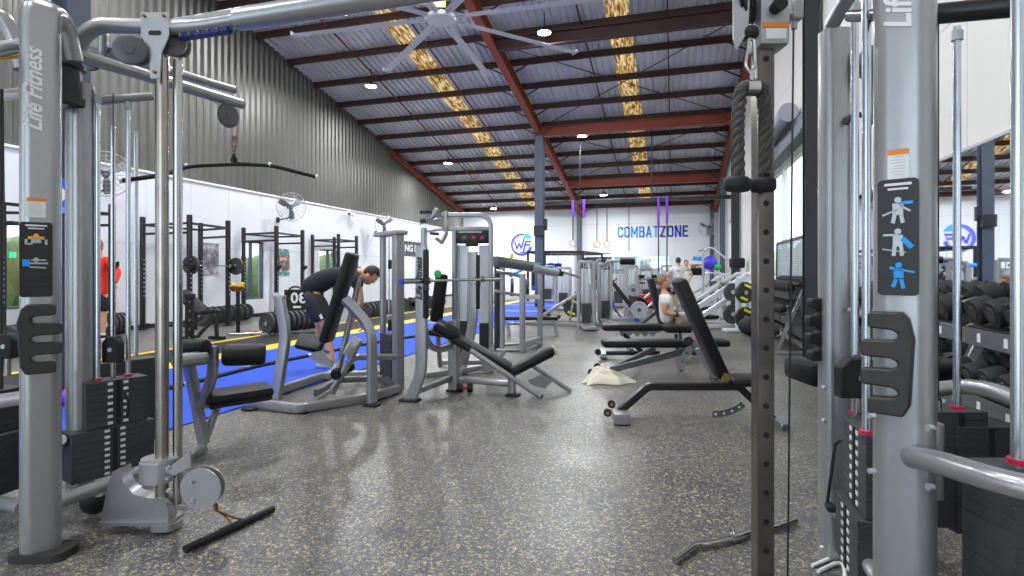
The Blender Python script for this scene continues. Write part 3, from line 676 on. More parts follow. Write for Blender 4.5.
# stacks: long side along Y, numbers face the middle of the hall
s1 = V((-3.07, 2.36, 0)); ux = V((.30, .95, 0)).normalized(); uy = V((.95, -.30, 0))
stack(LT, s1, ux, uy, .30, .13, .42, .675, 7, face=1); stack(LT, s1-ux*.02, ux, uy, .40, .16, .15, .417, 8, face=1)
m = M(); rods = []
for k in (-.075, .075):
    q = s1+ux*k; m.cyl(q+V((0, 0, .67)), q+V((0, 0, 2.27)), .013, n=12); rods.append(q)
q = P(113, 380, 3.45), P(136, 370, 3.6)
for a in q: m.cyl((a.x, a.y, .72), (a.x, a.y, 2.2), .013, n=12)
each(m, 'guide_rod', 'rod', LT)
m = M()
for a in rods: m.cyl(a+V((0, 0, .675)), a+V((0, 0, .688)), .022, n=14)
each(m, 'stop_ring', 'crimson', LT)
m = M()
for a in rods: m.cyl(a+V((0, 0, 2.22)), a+V((0, 0, 2.27)), .018, n=12)
each(m, 'rod_collar', 'zinc', LT)
selector(LT, s1+V((0, 0, .84)), .10, .15, .05, ux=rt)
m = M(); s = s1+uy*.09; m.tube([s+ux*.02+V((0, 0, .60)), s+ux*.03+V((.02, 0, .55)), s+ux*.03+V((.01, 0, .46))], .008, 8); m.build('selector_pin', 'rubber', LT)
q = q[0]*.5+q[1]*.5; q.z = 0
stack(LT, q+V((0, 0, 0)), ux, uy, .34, .15, .18, .72, 16, face=-1)
s3 = P(-12, 500, 2.95); s3.z = 0
stack(LT, s3, (1, .1, 0), (-.1, 1, 0), .30, .16, .44, .66, 7); stack(LT, s3+V((.02, 0, 0)), (1, .1, 0), (-.1, 1, 0), .36, .2, .13, .437, 9)
m = M()
for dx in (-.06, .10): m.cyl(s3+V((dx, 0, .66)), s3+V((dx, 0, 2.25)), .011, n=10)
each(m, 'guide_rod', 'rubber_grey', LT); selector(LT, P(8, 346, 2.9), .085, .13, .05, ux=rt)
m = M(); m.tube([s1+V((0, 0, .9)), s1+V((0, 0, 2.3))], .003, 6); m.tube([P(93, 90, 2.85), P(94, 380, 2.9)], .003, 6); m.tube([P(3, 100, 2.8), P(6, 340, 2.9)], .003, 6); each(m, 'cable', 'cable', LT)
m = M(); m.ball(P(96, 500, 2.85), .07, 16); m.build('counterweight', 'rubber', LT)
# second front rail upright near the edge (seen left of the lettered column)
m = M(); m.sweep([P(-22, 560, 2.7)*1, P(-22, 60, 2.7)], oval(.1, .1), up=(0, 1, 0)); m.build('side_column', 'silver', LT)
# pulldown seat station, standing behind the post
def seat_station():
    m = M()
    k0 = P(196, 462, 3.75); k1 = P(183, 366, 3.75)
    m.sweep(bend([P(204, 444, 3.9)+V((0, 0, 0)), P(196, 400, 3.9), P(186, 350, 3.8)], .1), rr(.085, .05, .015), up=(0, 1, 0))
    m.tube([P(176, 361, 3.6), P(204, 358, 3.8)], .048, 16); m.beam(P(178, 466, 3.7), P(205, 446, 3.9), .06, .06, .01)
    m.sweep(bend([P(213, 346, 3.85), P(213, 378, 3.85), P(199, 408, 3.9)], .15), rr(.075, .045, .014), up=(0, 1, 0))
    m.beam(P(195, 407, 3.9), P(236, 398, 4.1), .05, .05, .008); m.beam(P(205, 440, 3.9), P(219, 402, 4.0), .045, .045, .008)
    m.build('seat_frame', 'silver', LT)
    c = P(240, 393, 4.05); d1 = (P(268, 386, 4.15)-P(210, 398, 3.95)); d1.z = 0; d1.normalize(); n1 = V((-d1.y, d1.x, 0)); R = Matrix((d1, n1, up)).transposed() @ Euler((0, -.05, 0)).to_matrix()
    m = M(); m.box(c+V((0, 0, 0)), (.43, .30, .075), R, .03); m.build('seat', 'leather', LT)
    m = M(); m.box(c-V((0, 0, .045)), (.41, .27, .03), R, .01); m.build('seat_board', 'rubber', LT)
    def roller(p, q, r):
        d = (q-p).normalized(); L = (q-p).length; m = M(); m.lathe([(r*.3, 0), (r*.8, .003), (r*.97, .02), (r, .045), (r, L-.045), (r*.97, L-.02), (r*.8, L-.003), (r*.3, L)], p, d, 24); m.build('thigh_roller', 'leather', LT)
    roller(P(222, 355, 3.85), P(266, 354, 3.95), .078); roller(P(178, 348, 3.85), P(207, 347, 3.8), .06)
seat_station()

# ---- right tower
B = V((.63, 1.83, 0)); RT = thing('cable_tower', 'big grey cable tower at the right edge, lettered column and dark weight stacks', 'cable machine', B)
nR = Matrix.Rotation(math.radians(-8), 3, 'Z') @ basis(B)[1]; rR = V((-nR.y, nR.x, 0))
path = bend([B+V((0, 0, .02)), B+V((0, 0, 2.52)), B+rR*.22+V((0, 0, 2.5))], .13, 6)
m = M(); m.sweep(path, oval(.150, .115), up=-nR); m.build('column', 'silver', RT)
m = M(); m.prism(rr(.25, .15, .05, 5), B+V((0, 0, .018)), rt, -nn, .036); m.build('foot', 'rubber_grey', RT)
fc = B+nR*.0585-rR*.006
decal(RT, fc+V((0, 0, 2.135))+rR*.002+nR*.001, up, -rR, .088)
sticker(RT, fc+V((0, 0, 1.582)), rR, up, .05, .082)
sign('exercise_sign', RT, fc+V((0, 0, 1.377))+nR*.002, rR, up, .096, .325, 'cable')
comb(RT, fc+V((0, 0, 1.035))-rR*.022+nR*.020, rR, up, .125, .305, .04, flip=-1)
# rear upright
D = P(834, 272, 2.47); D.z = 0
m = M(); m.sweep([D, D+V((0, 0, 2.36))], rr(.115, .10, .03, 4), up=-nn); m.build('rear_upright', 'silver', RT)
m = M(); m.sweep(bend([D+V((.035, .05, 0)), D+V((.035, .05, 2.3))], .1), rr(.06, .08, .02, 4), up=-nn); m.build('upright_flange', 'silver_dark', RT)
m = M(); bolts(m, [P(x, y, 2.40) for x, y in ((824, 388), (824, 421), (850, 310), (822, 548))], nn, .011); each(m, 'bolt', 'zinc', RT)
comb(RT, D-rt*.075-nn*.02+V((0, 0, 1.03)), rt, up, .075, .30, .05, flip=-1, mt='rubber')
m = M(); m.tube([D-nn*-.02+V((0, 0, .22)), V((.66, 1.86, .22))], .026, 14); each(m, 'base_rail', 'silver_light', RT)
# post and rope pulley carriage
Q2 = V((.299, 2.13, 0)); post(RT, Q2, .12, 2.44, True, .061)
m = M(); m.cyl(Q2+rt*.012-nn*.055+V((0, 0, .12)), Q2+rt*.012-nn*.055+V((0, 0, 2.44)), .011, n=14); m.build('chrome_tube', 'chrome', RT)
cz = P(770, 14, 1.93)
R0 = Matrix((rt, -nn, up)).transposed()
m = M(); m.box(V((Q2.x, Q2.y, cz.z))+nn*.01+rt*.016, (.105, .11, .24), R0, .014); m.build('carriage', 'silver_light', RT)
m = M(); m.cyl(V((Q2.x, Q2.y, cz.z))+nn*.06+rt*.012, V((Q2.x, Q2.y, cz.z))+nn*.11+rt*.012, .02, .024, 16); m.build('pop_pin_knob', 'rubber', RT)
m = M(); m.box(V((Q2.x, Q2.y, cz.z-.055))+nn*.066+rt*.016, (.09, .003, .018), R0, 0); m.build('orange_band', 'orange', RT)
m = M(); m.box(V((Q2.x, Q2.y, cz.z-.085))+nn*.066+rt*.016, (.07, .003, .035), R0, 0); m.build('warning_label', 'label_white', RT)
m = M(); m.tube([P(780, 14, 1.98), P(796, 14, 2.0)], .017, 10); m.box(P(795, 8, 2.0), (.045, .05, .10), R0, .008); m.cyl(P(794, 20, 2.0), P(794, 29, 2.0), .012, n=10); m.build('cable_anchor', 'silver_light', RT)
m = M(); m.prism([(-.03, .16), (.03, .16), (.018, -.06), (-.018, -.12), (-.03, -.08)], P(742, 14, 1.86), rt, up, .012); m.build('pulley_arm', 'silver_light', RT)
m = M(); pulley(m, P(748, 2, 1.9), rt*.8+nn*.6, .075); m.ball(P(751, 33, 1.86), .026, 12); m.build('swivel_pulley', 'rubber', RT)
m = M(); m.tube([P(793.5, 28, 2.0), P(787, 640, 2.0)], .0035, 6); m.tube([P(938, 24, 2.2), P(938, 412, 2.3)], .0045, 6); m.tube([P(800, 270, 2.0)+V((0, 0, .4)), P(800, 270, 2.0)+V((0, 0, 1.2))], .0001, 4) if 0 else None; each(m, 'cable', 'cable', RT)
# top rails and stacks
m = M(); m.tube([P(850, 16, 2.15), P(882, 15, 1.95)], .022, 12); m.tube([P(925, 15, 1.8), P(1060, 2, 1.6)], .032, 14); each(m, 'top_rail', 'charcoal', RT)
m = M(); m.sweep(bend([P(832, 24, 2.36), P(850, -8, 2.2), P(880, -40, 1.9)], .1), rr(.06, .04, .01), up=(0, 0, 1)); m.build('top_arm', 'silver_light', RT)
S1 = V((.735, 2.42, 0)); u1 = V((.0, 1, 0)); v1 = V((-1, 0, 0))
stack(RT, S1, u1, v1, .28, .14, .38, .685, 8, face=1); stack(RT, S1, u1, v1, .30, .2, .13, .377, 7, face=1)
m = M(); s = V((.625, 2.44, 0)); m.tube([s+V((0, 0, .62)), s+V((-.02, 0, .60)), s+V((-.04, .03, .36))], .006, 8); m.box(s+V((-.03, .03, .34)), (.03, .05, .03), None, .006); m.build('selector_pin', 'rubber', RT)
m = M(); R1 = [P(855, 400, 2.3), P(866.5, 400, 2.02)]; R1 = [V((a.x, a.y, 0)) for a in R1]
for a in R1: m.cyl(a+V((0, 0, .68)), a+V((0, 0, 2.45)), .0155, n=14)
S2 = P(957, 409, 2.33); S2.z = 0; S3 = P(1018, 462, 1.42); S3.z = 0
m.cyl(S2+V((0, 0, .69)), S2+V((0, 0, 2.32)), .0145, n=14); m.cyl(S3+V((0, 0, .77)), S3+V((0, 0, 2.1)), .0155, n=14)
each(m, 'guide_rod', 'rod', RT)
m = M()
for a, z in ((R1[0], .686), (R1[1], .686), (S2, .70), (S3, .785)): m.cyl(a+V((0, 0, z)), a+V((0, 0, z+.014)), .024, n=14)
each(m, 'stop_ring', 'crimson', RT)
m = M()
for a, z in ((R1[0], 2.36), (S2, 2.26)): m.cyl(a+V((0, 0, z)), a+V((0, 0, z+.04)), .022, n=12)
each(m, 'rod_collar', 'zinc', RT)
selector(RT, P(857, 377, 2.25), .16, .165, .06, ux=rt)
stack(RT, S2+V((-.03, .02, 0)), rt, -nn, .22, .16, .22, .70, 14, face=-1, tabs=False); stack(RT, S2+V((.08, .05, 0)), rt, -nn, .28, .18, .2, .64, 12, face=-1, tabs=False)
stack(RT, S3+rt*.05, rt, -nn, .26, .16, .40, .775, 11, face=-1, tabs=False); stack(RT, S3+rt*.0, rt, -nn, .42, .2, .12, .397, 8, face=-1, tabs=False)
m = M(); m.cyl(P(938, 400, 2.3), P(938, 414, 2.3), .014, n=10); m.build('stem', 'chrome', RT)
# side rail: thick curved tube and its sleeve
m = M(); m.tube(bend([P(912, 457, 1.52), P(935, 461, 1.42), P(1000, 482, 1.24), P(1075, 500, 1.15)], .12), .030, 16); m.tube(bend([P(930, 390, 2.55), P(965, 386, 2.5), P(1000, 391, 2.3), P(1060, 425, 2.0)], .2), .034, 16); each(m, 'side_rail', 'silver', RT)
m = M(); m.sweep([P(921, 420, 1.575), P(921, 492, 1.575)], oval(.07, .12), up=-nn); m.build('rail_sleeve', 'silver', RT)
m = M(); bolts(m, [P(x, y, 1.45) for x, y in ((929, 428), (929, 487))], rt, .010); bolts(m, [P(x, y, 1.50) for x, y in ((873, 416), (873, 471))], -rt, .009); each(m, 'bolt', 'zinc', RT)
m = M(); pulley(m, P(874, 68, 2.4), (1, .3, 0), .07); pulley(m, P(868, 62, 2.4), (1, .3, 0), .07); each(m, 'pulley', 'charcoal', RT)
m = M(); m.tube([P(872, 84, 2.4), P(872, 125, 2.4)], .004, 6); each(m, 'cable', 'cable', RT)
m = M()
for x in (858, 884): m.torus(P(x, 126, 2.4), nn, .05, .012, 14, 8, 200, 350)
each(m, 'hook', 'rubber', RT)
m = M(); c = P(808, 371, 2.95); m.box(c, (.13, .3, .12), R0, .03); m.build('seat_pad', 'leather', RT)
m = M(); c = P(938, 369, 2.75); m.lathe([(.03, 0), (.055, .01), (.062, .03), (.062, .20), (.055, .225), (.03, .23)], c-rt*.16, rt, 22); m.build('thigh_roller', 'leather', RT)
m = M(); m.tube(bend([G(812, 568)+V((0, 0, .01)), G(840, 557)+V((0, 0, .012)), G(852, 573)+V((0, 0, .012)), V((.60, 2.1, .012))], .1), .008, 8); m.tube(bend([G(818, 574)+V((0, 0, .01)), G(843, 562)+V((0, 0, .012)), V((.58, 2.1, .01))], .1), .008, 8)
o = m.build('power_cord', 'label_white', o=G(840, 565)); tag(o, 'white cords lying at the foot of the right cable tower', 'cord')

# ---- attachments
def carabiner(m, c, h=.05, ax=None): m.tube(bend([c+V((0, 0, h)), c+rt*h*.35+V((0, 0, h*.5)), c+rt*.2*h-V((0, 0, h*.6)), c-V((0, 0, h*.8)), c-rt*.35*h+V((0, 0, 0)), c+V((0, 0, h))], .02), .0045, 6)
t = thing('triceps_rope', 'braided rope handle with black rubber ends hanging from the right cable post', 'rope attachment', P(752, 80, 1.85))
top = P(752, 84, 1.85); m = M()
def twist(m, pth, r):
    pth = bend(pth, .05, 8); L = 0; pts = []
    for i in range(len(pth)-1):
        n = max(2, int((pth[i+1]-pth[i]).length/.008))
        for k in range(n): pts.append(pth[i].lerp(pth[i+1], k/n))
    for s in range(3):
        q = []
        for i, p in enumerate(pts):
            a = i*.5+s*2*PI/3; tt = (pts[min(i+1, len(pts)-1)]-pts[max(i-1, 0)]).normalized(); x = tt.cross(V((.01, 1, .02))).normalized(); y = tt.cross(x)
            q.append(p+x*math.cos(a)*r*.5+y*math.sin(a)*r*.5)
        m.tube(q, r*.62, 7)
twist(m, [P(738, 178, 1.83), P(737.5, 120, 1.84), P(741, 88, 1.85), P(752, 86, 1.85), P(762, 88, 1.87), P(766, 120, 1.88), P(765, 178, 1.88)], .021); m.build('rope', 'rope', t)
for p, q in ((P(738, 177, 1.83), P(737, 190, 1.83)), (P(763, 178, 1.88), P(763, 190, 1.88))):
    m = M(); m.lathe([(.03, 0), (.04, .006), (.043, .012), (.043, .037), (.036, .046), (.01, .047)], p, (q-p), 20); m.build('rubber_end', 'rubber', t)
m = M(); m.cyl(P(746, 88, 1.85), P(758, 88, 1.85), .027, n=14); m.tube([P(752, 84, 1.85), P(752, 72, 1.85)], .009, 8); m.tube(bend([P(751, 74, 1.85), P(745, 66, 1.85), P(749, 38, 1.85), P(754, 40, 1.85), P(755, 66, 1.85), P(751, 74, 1.85)], .02), .006, 8); m.build('clasp', 'chrome', t)
t = thing('cable_bar', 'short black straight bar lying on the floor below the swivel pulley', 'bar attachment', G(229, 532))
a, b = G(186, 553)+V((0, 0, .02)), G(272, 513)+V((0, 0, .02)); m = M(); d = (b-a).normalized(); m.cyl(a, b, .0135, n=14); m.build('bar', 'black_metal', t)
m = M(); c = (a+b)/2
for p in (a, b): m.cyl(p-d*.006, p+d*.006, .017, n=14)
m.cyl(c-d*.06, c+d*.06, .021, n=14); m.cyl(c-d*.22, c-d*.06, .0175, n=14); m.cyl(c+d*.06, c+d*.24, .0175, n=14); each(m, 'grip', 'rubber', t)
m = M(); e = c+d*.05; hook = P(216, 510, 2.66); m.tube([e+V((0, 0, .02)), e.lerp(hook, .5)+V((.02, 0, 0)), hook], .005, 6); m.tube([c+V((0, 0, .02)), e.lerp(hook, .5)-V((.02, 0, 0)), hook], .005, 6); m.tube([hook, hook+V((0, 0, .03))], .01, 8); m.build('clip', 'copper', t)
t = thing('lat_bar', 'long black bent pulldown bar hanging from the pulley at the end of the arm', 'bar attachment', P(234, 165, 3.62))
pts = [P(120, 181, 3.3), P(163, 175, 3.4), P(187, 166, 3.5), P(233, 164, 3.62), P(270, 165, 3.72), P(317, 177, 3.85)]
m = M(); m.tube(bend(pts, .08), .0145, 12); m.build('bar', 'black_metal', t)
m = M()
for i, j in ((0, 1), (5, 4)):
    d = (pts[j]-pts[i]).normalized(); m.cyl(pts[i]-d*.004, pts[i]+d*.012, .016, n=12)
for i in (2, 4): m.cyl(pts[i]-V((.006, .002, 0)), pts[i]+V((.006, .002, 0)), .018, n=12)
each(m, 'end_cap', 'label_white', t)
m = M(); m.tube([P(234, 163, 3.62), P(234, 154, 3.62)], .010, 8); m.torus(P(234, 160, 3.62), nn, .018, .006, 12, 6); m.build('bracket', 'rubber', t)
m = M(); m.torus(P(234, 150, 3.62), rt, .016, .005, 12, 6); m.torus(P(234, 144, 3.62), nn, .016, .005, 12, 6); m.torus(P(234, 138, 3.62), rt, .014, .005, 12, 6); each(m, 'chain', 'copper', t)
t = thing('cable_bar', 'chrome cambered bar lying on the floor left of the right cable post', 'bar attachment', G(735, 545))
pts = [G(675, 565)+V((0, 0, .02)), G(697, 549)+V((0, 0, .02)), G(712, 549)+V((0, 0, .02)), G(737, 542)+V((0, 0, .02)), G(752, 536)+V((0, 0, .02)), G(775, 532)+V((0, 0, .02)), G(796, 525)+V((0, 0, .02))]
m = M(); m.tube(bend(pts, .05), .0145, 12); m.build('bar', 'chrome', t)
m = M(); m.cyl(pts[3]-V((.03, .03, 0)), pts[3]+V((.03, .03, 0)), .019, n=12); m.torus(pts[3]+V((-.02, 0, .02)), rt, .018, .005, 12, 6); m.build('bracket', 'chrome', t)
# ================================================================== MACHINES AND BENCHES IN THE MIDDLE OF THE HALL
X_, Y_, Z_ = V((1, 0, 0)), V((0, 1, 0)), V((0, 0, 1))
def pt(px, py, h=0): return G(px, py)+V((0, 0, h))
def pad(parent, a, b, wdir, w, t, name='pad', r=.028, mt='leather'):
    "upholstered pad from a to b, width w along wdir, thickness t"
    a, b = V(a), V(b); d = (b-a); L = d.length; d.normalize(); wd = V(wdir); wd = (wd-d*wd.dot(d)).normalized(); n = d.cross(wd)
    R = Matrix((wd, d, n)).transposed(); m = M(); m.box((a+b)/2, (w, L, t), R, r); o = m.build(name, mt, parent)
    return o
def roller(parent, p, q, r, name='foam_roller', mt='leather'):
    p, q = V(p), V(q); d = (q-p).normalized(); L = (q-p).length; m = M()
    m.lathe([(r*.3, 0), (r*.8, .003), (r*.97, .015), (r, .035), (r, L-.035), (r*.97, L-.015), (r*.8, L-.003), (r*.3, L)], p, d, 20); return m.build(name, mt, parent)
def foot(parent, p, w=.14, d=.1): m = M(); m.box(V((p[0], p[1], .012)), (w, d, .024), None, .006); m.build('rubber_foot', 'rubber', parent)
def bar(m, pth, w, h, rad=.08, up=None, r=.014): m.sweep(bend(pth, rad, 6), rr(w, h, min(r, w*.4, h*.4), 3), up=up); return m

# ---- seated leg curl style machine with its stack tower
o = G(320, 400); t = thing('leg_machine', 'silver seated machine with tall black back pad and bent side arm on the turf edge', 'exercise machine', o)
m = M(); bar(m, [pt(250, 408, .05), pt(299, 414, .05), pt(372, 402, .05), pt(398, 393, .05)], .06, .09, .05, Z_); m.build('base_frame', 'silver', t)
m = M(); bar(m, [pt(276, 397, .06), pt(322, 381, .06), pt(398, 378, .06)], .06, .09, .08, Z_); m.build('rear_rail', 'silver', t)
m = M(); bar(m, [pt(316, 400, .07), pt(338, 386, .07), pt(392, 384, .07)], .05, .07, .05, Z_); m.build('middle_rail', 'silver_dark', t)
for p in ((250, 410), (302, 413)): foot(t, G(*p), .12, .1)
m = M(); bar(m, [P(279, 296, 5.5), P(286, 335, 5.5), P(276, 398, 5.5)], .11, .06, .12, V((0, 1, 0))); m.build('side_arm', 'silver', t)
m = M(); m.box(P(279, 296, 5.5), (.13, .07, .04), (0, .3, .2), .01); m.build('arm_cap', 'silver_light', t)
bd = V((.62, .78, 0)).normalized()
pad(t, P(326, 342, 5.45), P(353, 253, 5.45), V((-.25, .97, 0)), .26, .085, 'back_pad', .03)
pad(t, P(297, 340, 5.4), P(324, 346, 5.45), bd, .22, .065, 'seat', .03)
m = M(); m.beam(P(303, 347, 5.45), P(330, 352, 5.5), .05, .03, .006); bar(m, [P(360, 276, 5.5), P(333, 394, 5.5)], .045, .06, 0, Y_); m.build('pad_post', 'silver', t)
m = M(); bar(m, [P(345, 299, 5.35), P(372, 328, 5.32), pt(372, 405, 0)], .07, .09, .16, bd); m.build('arch_tube', 'silver', t); foot(t, G(372, 406), .14, .12)
R45 = Matrix((rt, -nn, up)).transposed()
m = M(); m.prism([(-.10, .05), (.0, .07), (.11, -.03), (.10, -.09), (-.02, -.05), (-.10, -.01)], P(322, 358, 5.3), rt, up, .03); m.build('link_plate', 'silver_light', t)
m = M(); bolts(m, [P(318, 355, 5.28), P(330, 360, 5.28)], nn, .012); each(m, 'bolt', 'zinc', t)
m = M(); m.box(P(353, 347, 5.4), (.11, .12, .19), R45 @ Euler((0, .5, 0)).to_matrix(), .012); m.build('cam_block', 'silver', t)
m = M(); bar(m, [P(333, 390, 5.45), P(352, 357, 5.45), P(396, 357, 5.75)], .05, .06, .08, bd); m.build('drive_arm', 'silver', t)
roller(t, P(334, 375, 5.4), P(344, 371, 5.55), .055, 'shin_roller'); roller(t, P(340, 372, 5.7), P(352, 366, 5.9), .05, 'shin_roller')
def stack_tower(t, px, base_y, top_y, zc, w=.23):
    "free weight tower: two end posts with the stack, rods and a cap between"
    b = G(px, base_y); b.z = 0; zt = HC-(top_y-HY)/F*zc; ax = (rt*-.62-nn*.78).normalized(); sd = V((ax.y, -ax.x, 0))
    for k, wd in ((-.20, .075), (.17, .10)):
        m = M(); q = b-ax*k; m.sweep([q+V((0, 0, .02)), q+V((0, 0, zt))], rr(wd, .06 if k < 0 else .11, .02), up=sd); m.build('tower_post', 'silver', t)
    m = M(); m.beam(b-ax*.26+V((0, 0, zt+.015)), b+ax*.30+V((0, 0, zt+.015)), .15, .05, .015); m.build('tower_cap', 'silver_light', t)
    m = M()
    for k in (-.035, .05): m.cyl(b+ax*k+V((0, 0, .2)), b+ax*k+V((0, 0, zt)), .010, n=10)
    each(m, 'guide_rod', 'rod', t)
    for i in range(14):
        m = M(); m.beam(b-ax*.12+V((0, 0, .16+.033*i)), b+ax*.16+V((0, 0, .16+.033*i)), .12, .030, .003); m.build('weight_plate', 'plate_black', t)
    m = M(); m.box(b+V((0, 0, zt-.32)), (.05, .06, .10), None, .008); m.box(b+V((0, 0, .70)), (.05, .07, .12), None, .008); each(m, 'pulley_block', 'rubber', t)
    m = M(); m.beam(b-ax*.2+V((0, 0, .08)), b+ax*.24+V((0, 0, .08)), .12, .08, .01); m.build('tower_base', 'silver_dark', t)
stack_tower(t, 391, 389, 234, 5.85)

# ---- olympic incline bench with its barbell
def bench_rack():
    t = thing('incline_bench', 'silver lettered barbell bench with long sloping black pad and angled seat', 'weight bench', G(455, 391))
    U1, U2 = G(410, 401), G(460, 373)
    m = M(); bar(m, [U1, P(421, 373, 5.44), P(421.5, 352, 5.44), P(421.5, 246, 5.44)], .115, .06, .5, V((-.2, .98, 0))); m.build('upright', 'silver', t, label='near upright with dark lettering'); foot(t, U1, .19, .13)
    m = M(); bar(m, [U2, P(466, 352, 6.7), P(473, 325, 6.7), P(473, 252, 6.7)], .115, .06, .5, V((-.2, .98, 0))); m.build('upright', 'silver', t); foot(t, U2, .16, .12)
    m = M(); m.box(P(426, 284, 5.42)+V((.0, .0, 0)), (.05, .075, .68), R45, .01); m.build('rack_strip', 'rubber', t)
    m = M(); m.box(P(478, 282, 6.68), (.045, .07, .66), R45, .01); m.build('rack_strip', 'rubber', t)
    for p in (P(426, 284, 5.4), P(478, 281, 6.66)):
        m = M(); m.torus(p+V((0, 0, .015)), (-.2, .98, 0), .032, .012, 10, 6, 180, 360); m.box(p-V((0, 0, .04)), (.06, .05, .05), R45, .008); m.build('bar_hook', 'black_metal', t)
    word('Life Fitness', .085, 'charcoal', t, P(419, 279, 5.40), up, -rt, 'brand_lettering', .001, .35, 1.1, .003)
    m = M(); m.sweep([G(454, 391), P(454, 320, 5.92)], rr(.11, .10, .02), up=Y_); m.build('centre_post', 'silver', t); foot(t, G(454, 391), .14, .13)
    m = M(); bar(m, [P(424, 327, 5.45), P(428, 345, 5.5), P(440, 351, 5.7), P(453, 345, 5.9)], .05, .06, .12, Z_); m.build('link_tube', 'silver', t)
    m = M(); m.beam(P(417, 391, 5.45), P(453, 377, 5.92), .06, .06, .012); m.beam(P(456, 379, 5.92), P(512, 384, 5.78), .06, .065, .012); m.beam(P(455, 380, 5.92), P(464, 367, 6.6), .05, .06, .01); each(m, 'base_rail', 'silver', t)
    m = M(); m.sweep([G(512, 395), P(512, 368, 5.72)], rr(.08, .08, .02), up=Y_); m.build('front_post', 'silver', t); foot(t, G(513, 396), .14, .12)
    wd = V((-.15, 1, 0))
    pad(t, P(452, 336, 5.75), P(511, 369, 5.75), wd, .27, .085, 'back_pad', .03); pad(t, P(435, 324, 5.75), P(459, 337, 5.75), wd, .29, .12, 'head_pad', .05)
    pad(t, P(511, 372, 5.70), P(554, 350, 5.70), wd, .24, .10, 'seat', .045)
    m = M(); m.box(P(554.5, 349.5, 5.68), (.012, .20, .08), R45 @ Euler((0, -.45, 0)).to_matrix(), .004); m.build('seat_cap', 'silver_light', t)
    m = M(); m.tube([P(470, 350, 5.6), P(541, 397, 5.6)], .028, 12); m.tube([P(530, 364, 5.85), P(571, 391, 5.85)], .025, 12); each(m, 'slide_rail', 'silver', t)
    m = M(); m.tube([P(540.5, 396.7, 5.6), P(542, 397.6, 5.6)], .030, 12); m.build('end_plug', 'rubber', t)
    m = M(); m.prism([(-.14, .02), (.0, .075), (.13, .02), (.04, -.07), (-.10, -.03)], P(541, 382, 5.72), rt, up, .012); m.build('step_plate', 'silver', t)
    t2 = thing('barbell', 'bare chrome barbell resting across the lettered bench uprights', 'barbell', P(450, 280, 5.9))
    a, b = P(401, 281.4, 5.12), P(500, 279, 6.8); d = (b-a).normalized()
    m = M(); m.cyl(a, b, .0145, n=14); m.build('shaft', 'chrome', t2)
    m = M(); m.cyl(a, a+d*.40, .026, n=18); m.cyl(b, b-d*.40, .026, n=18); m.cyl(a+d*.40, a+d*.43, .037, n=18); m.cyl(b-d*.40, b-d*.43, .037, n=18); each(m, 'sleeve', 'chrome', t2)
    m = M(); m.cyl(a-d*.004, a+d*.012, .0275, n=18); m.build('end_cap', 'logo_blue', t2)
bench_rack()
t = thing('small_dumbbell', 'small black and red dumbbell beside the bench centre post', 'dumbbell', G(465, 392))
for i, (px, mt_) in enumerate(((460, 'rubber'), (470, 'rubber'))):
    m = M(); p = pt(px, 392, .045); m.cyl(p-rt*.03, p+rt*.03, .045, n=8); m.build('weight_head', mt_, t)
m = M(); m.cyl(pt(460, 392, .045), pt(470, 392, .045), .018, n=10); m.build('handle', 'red', t)

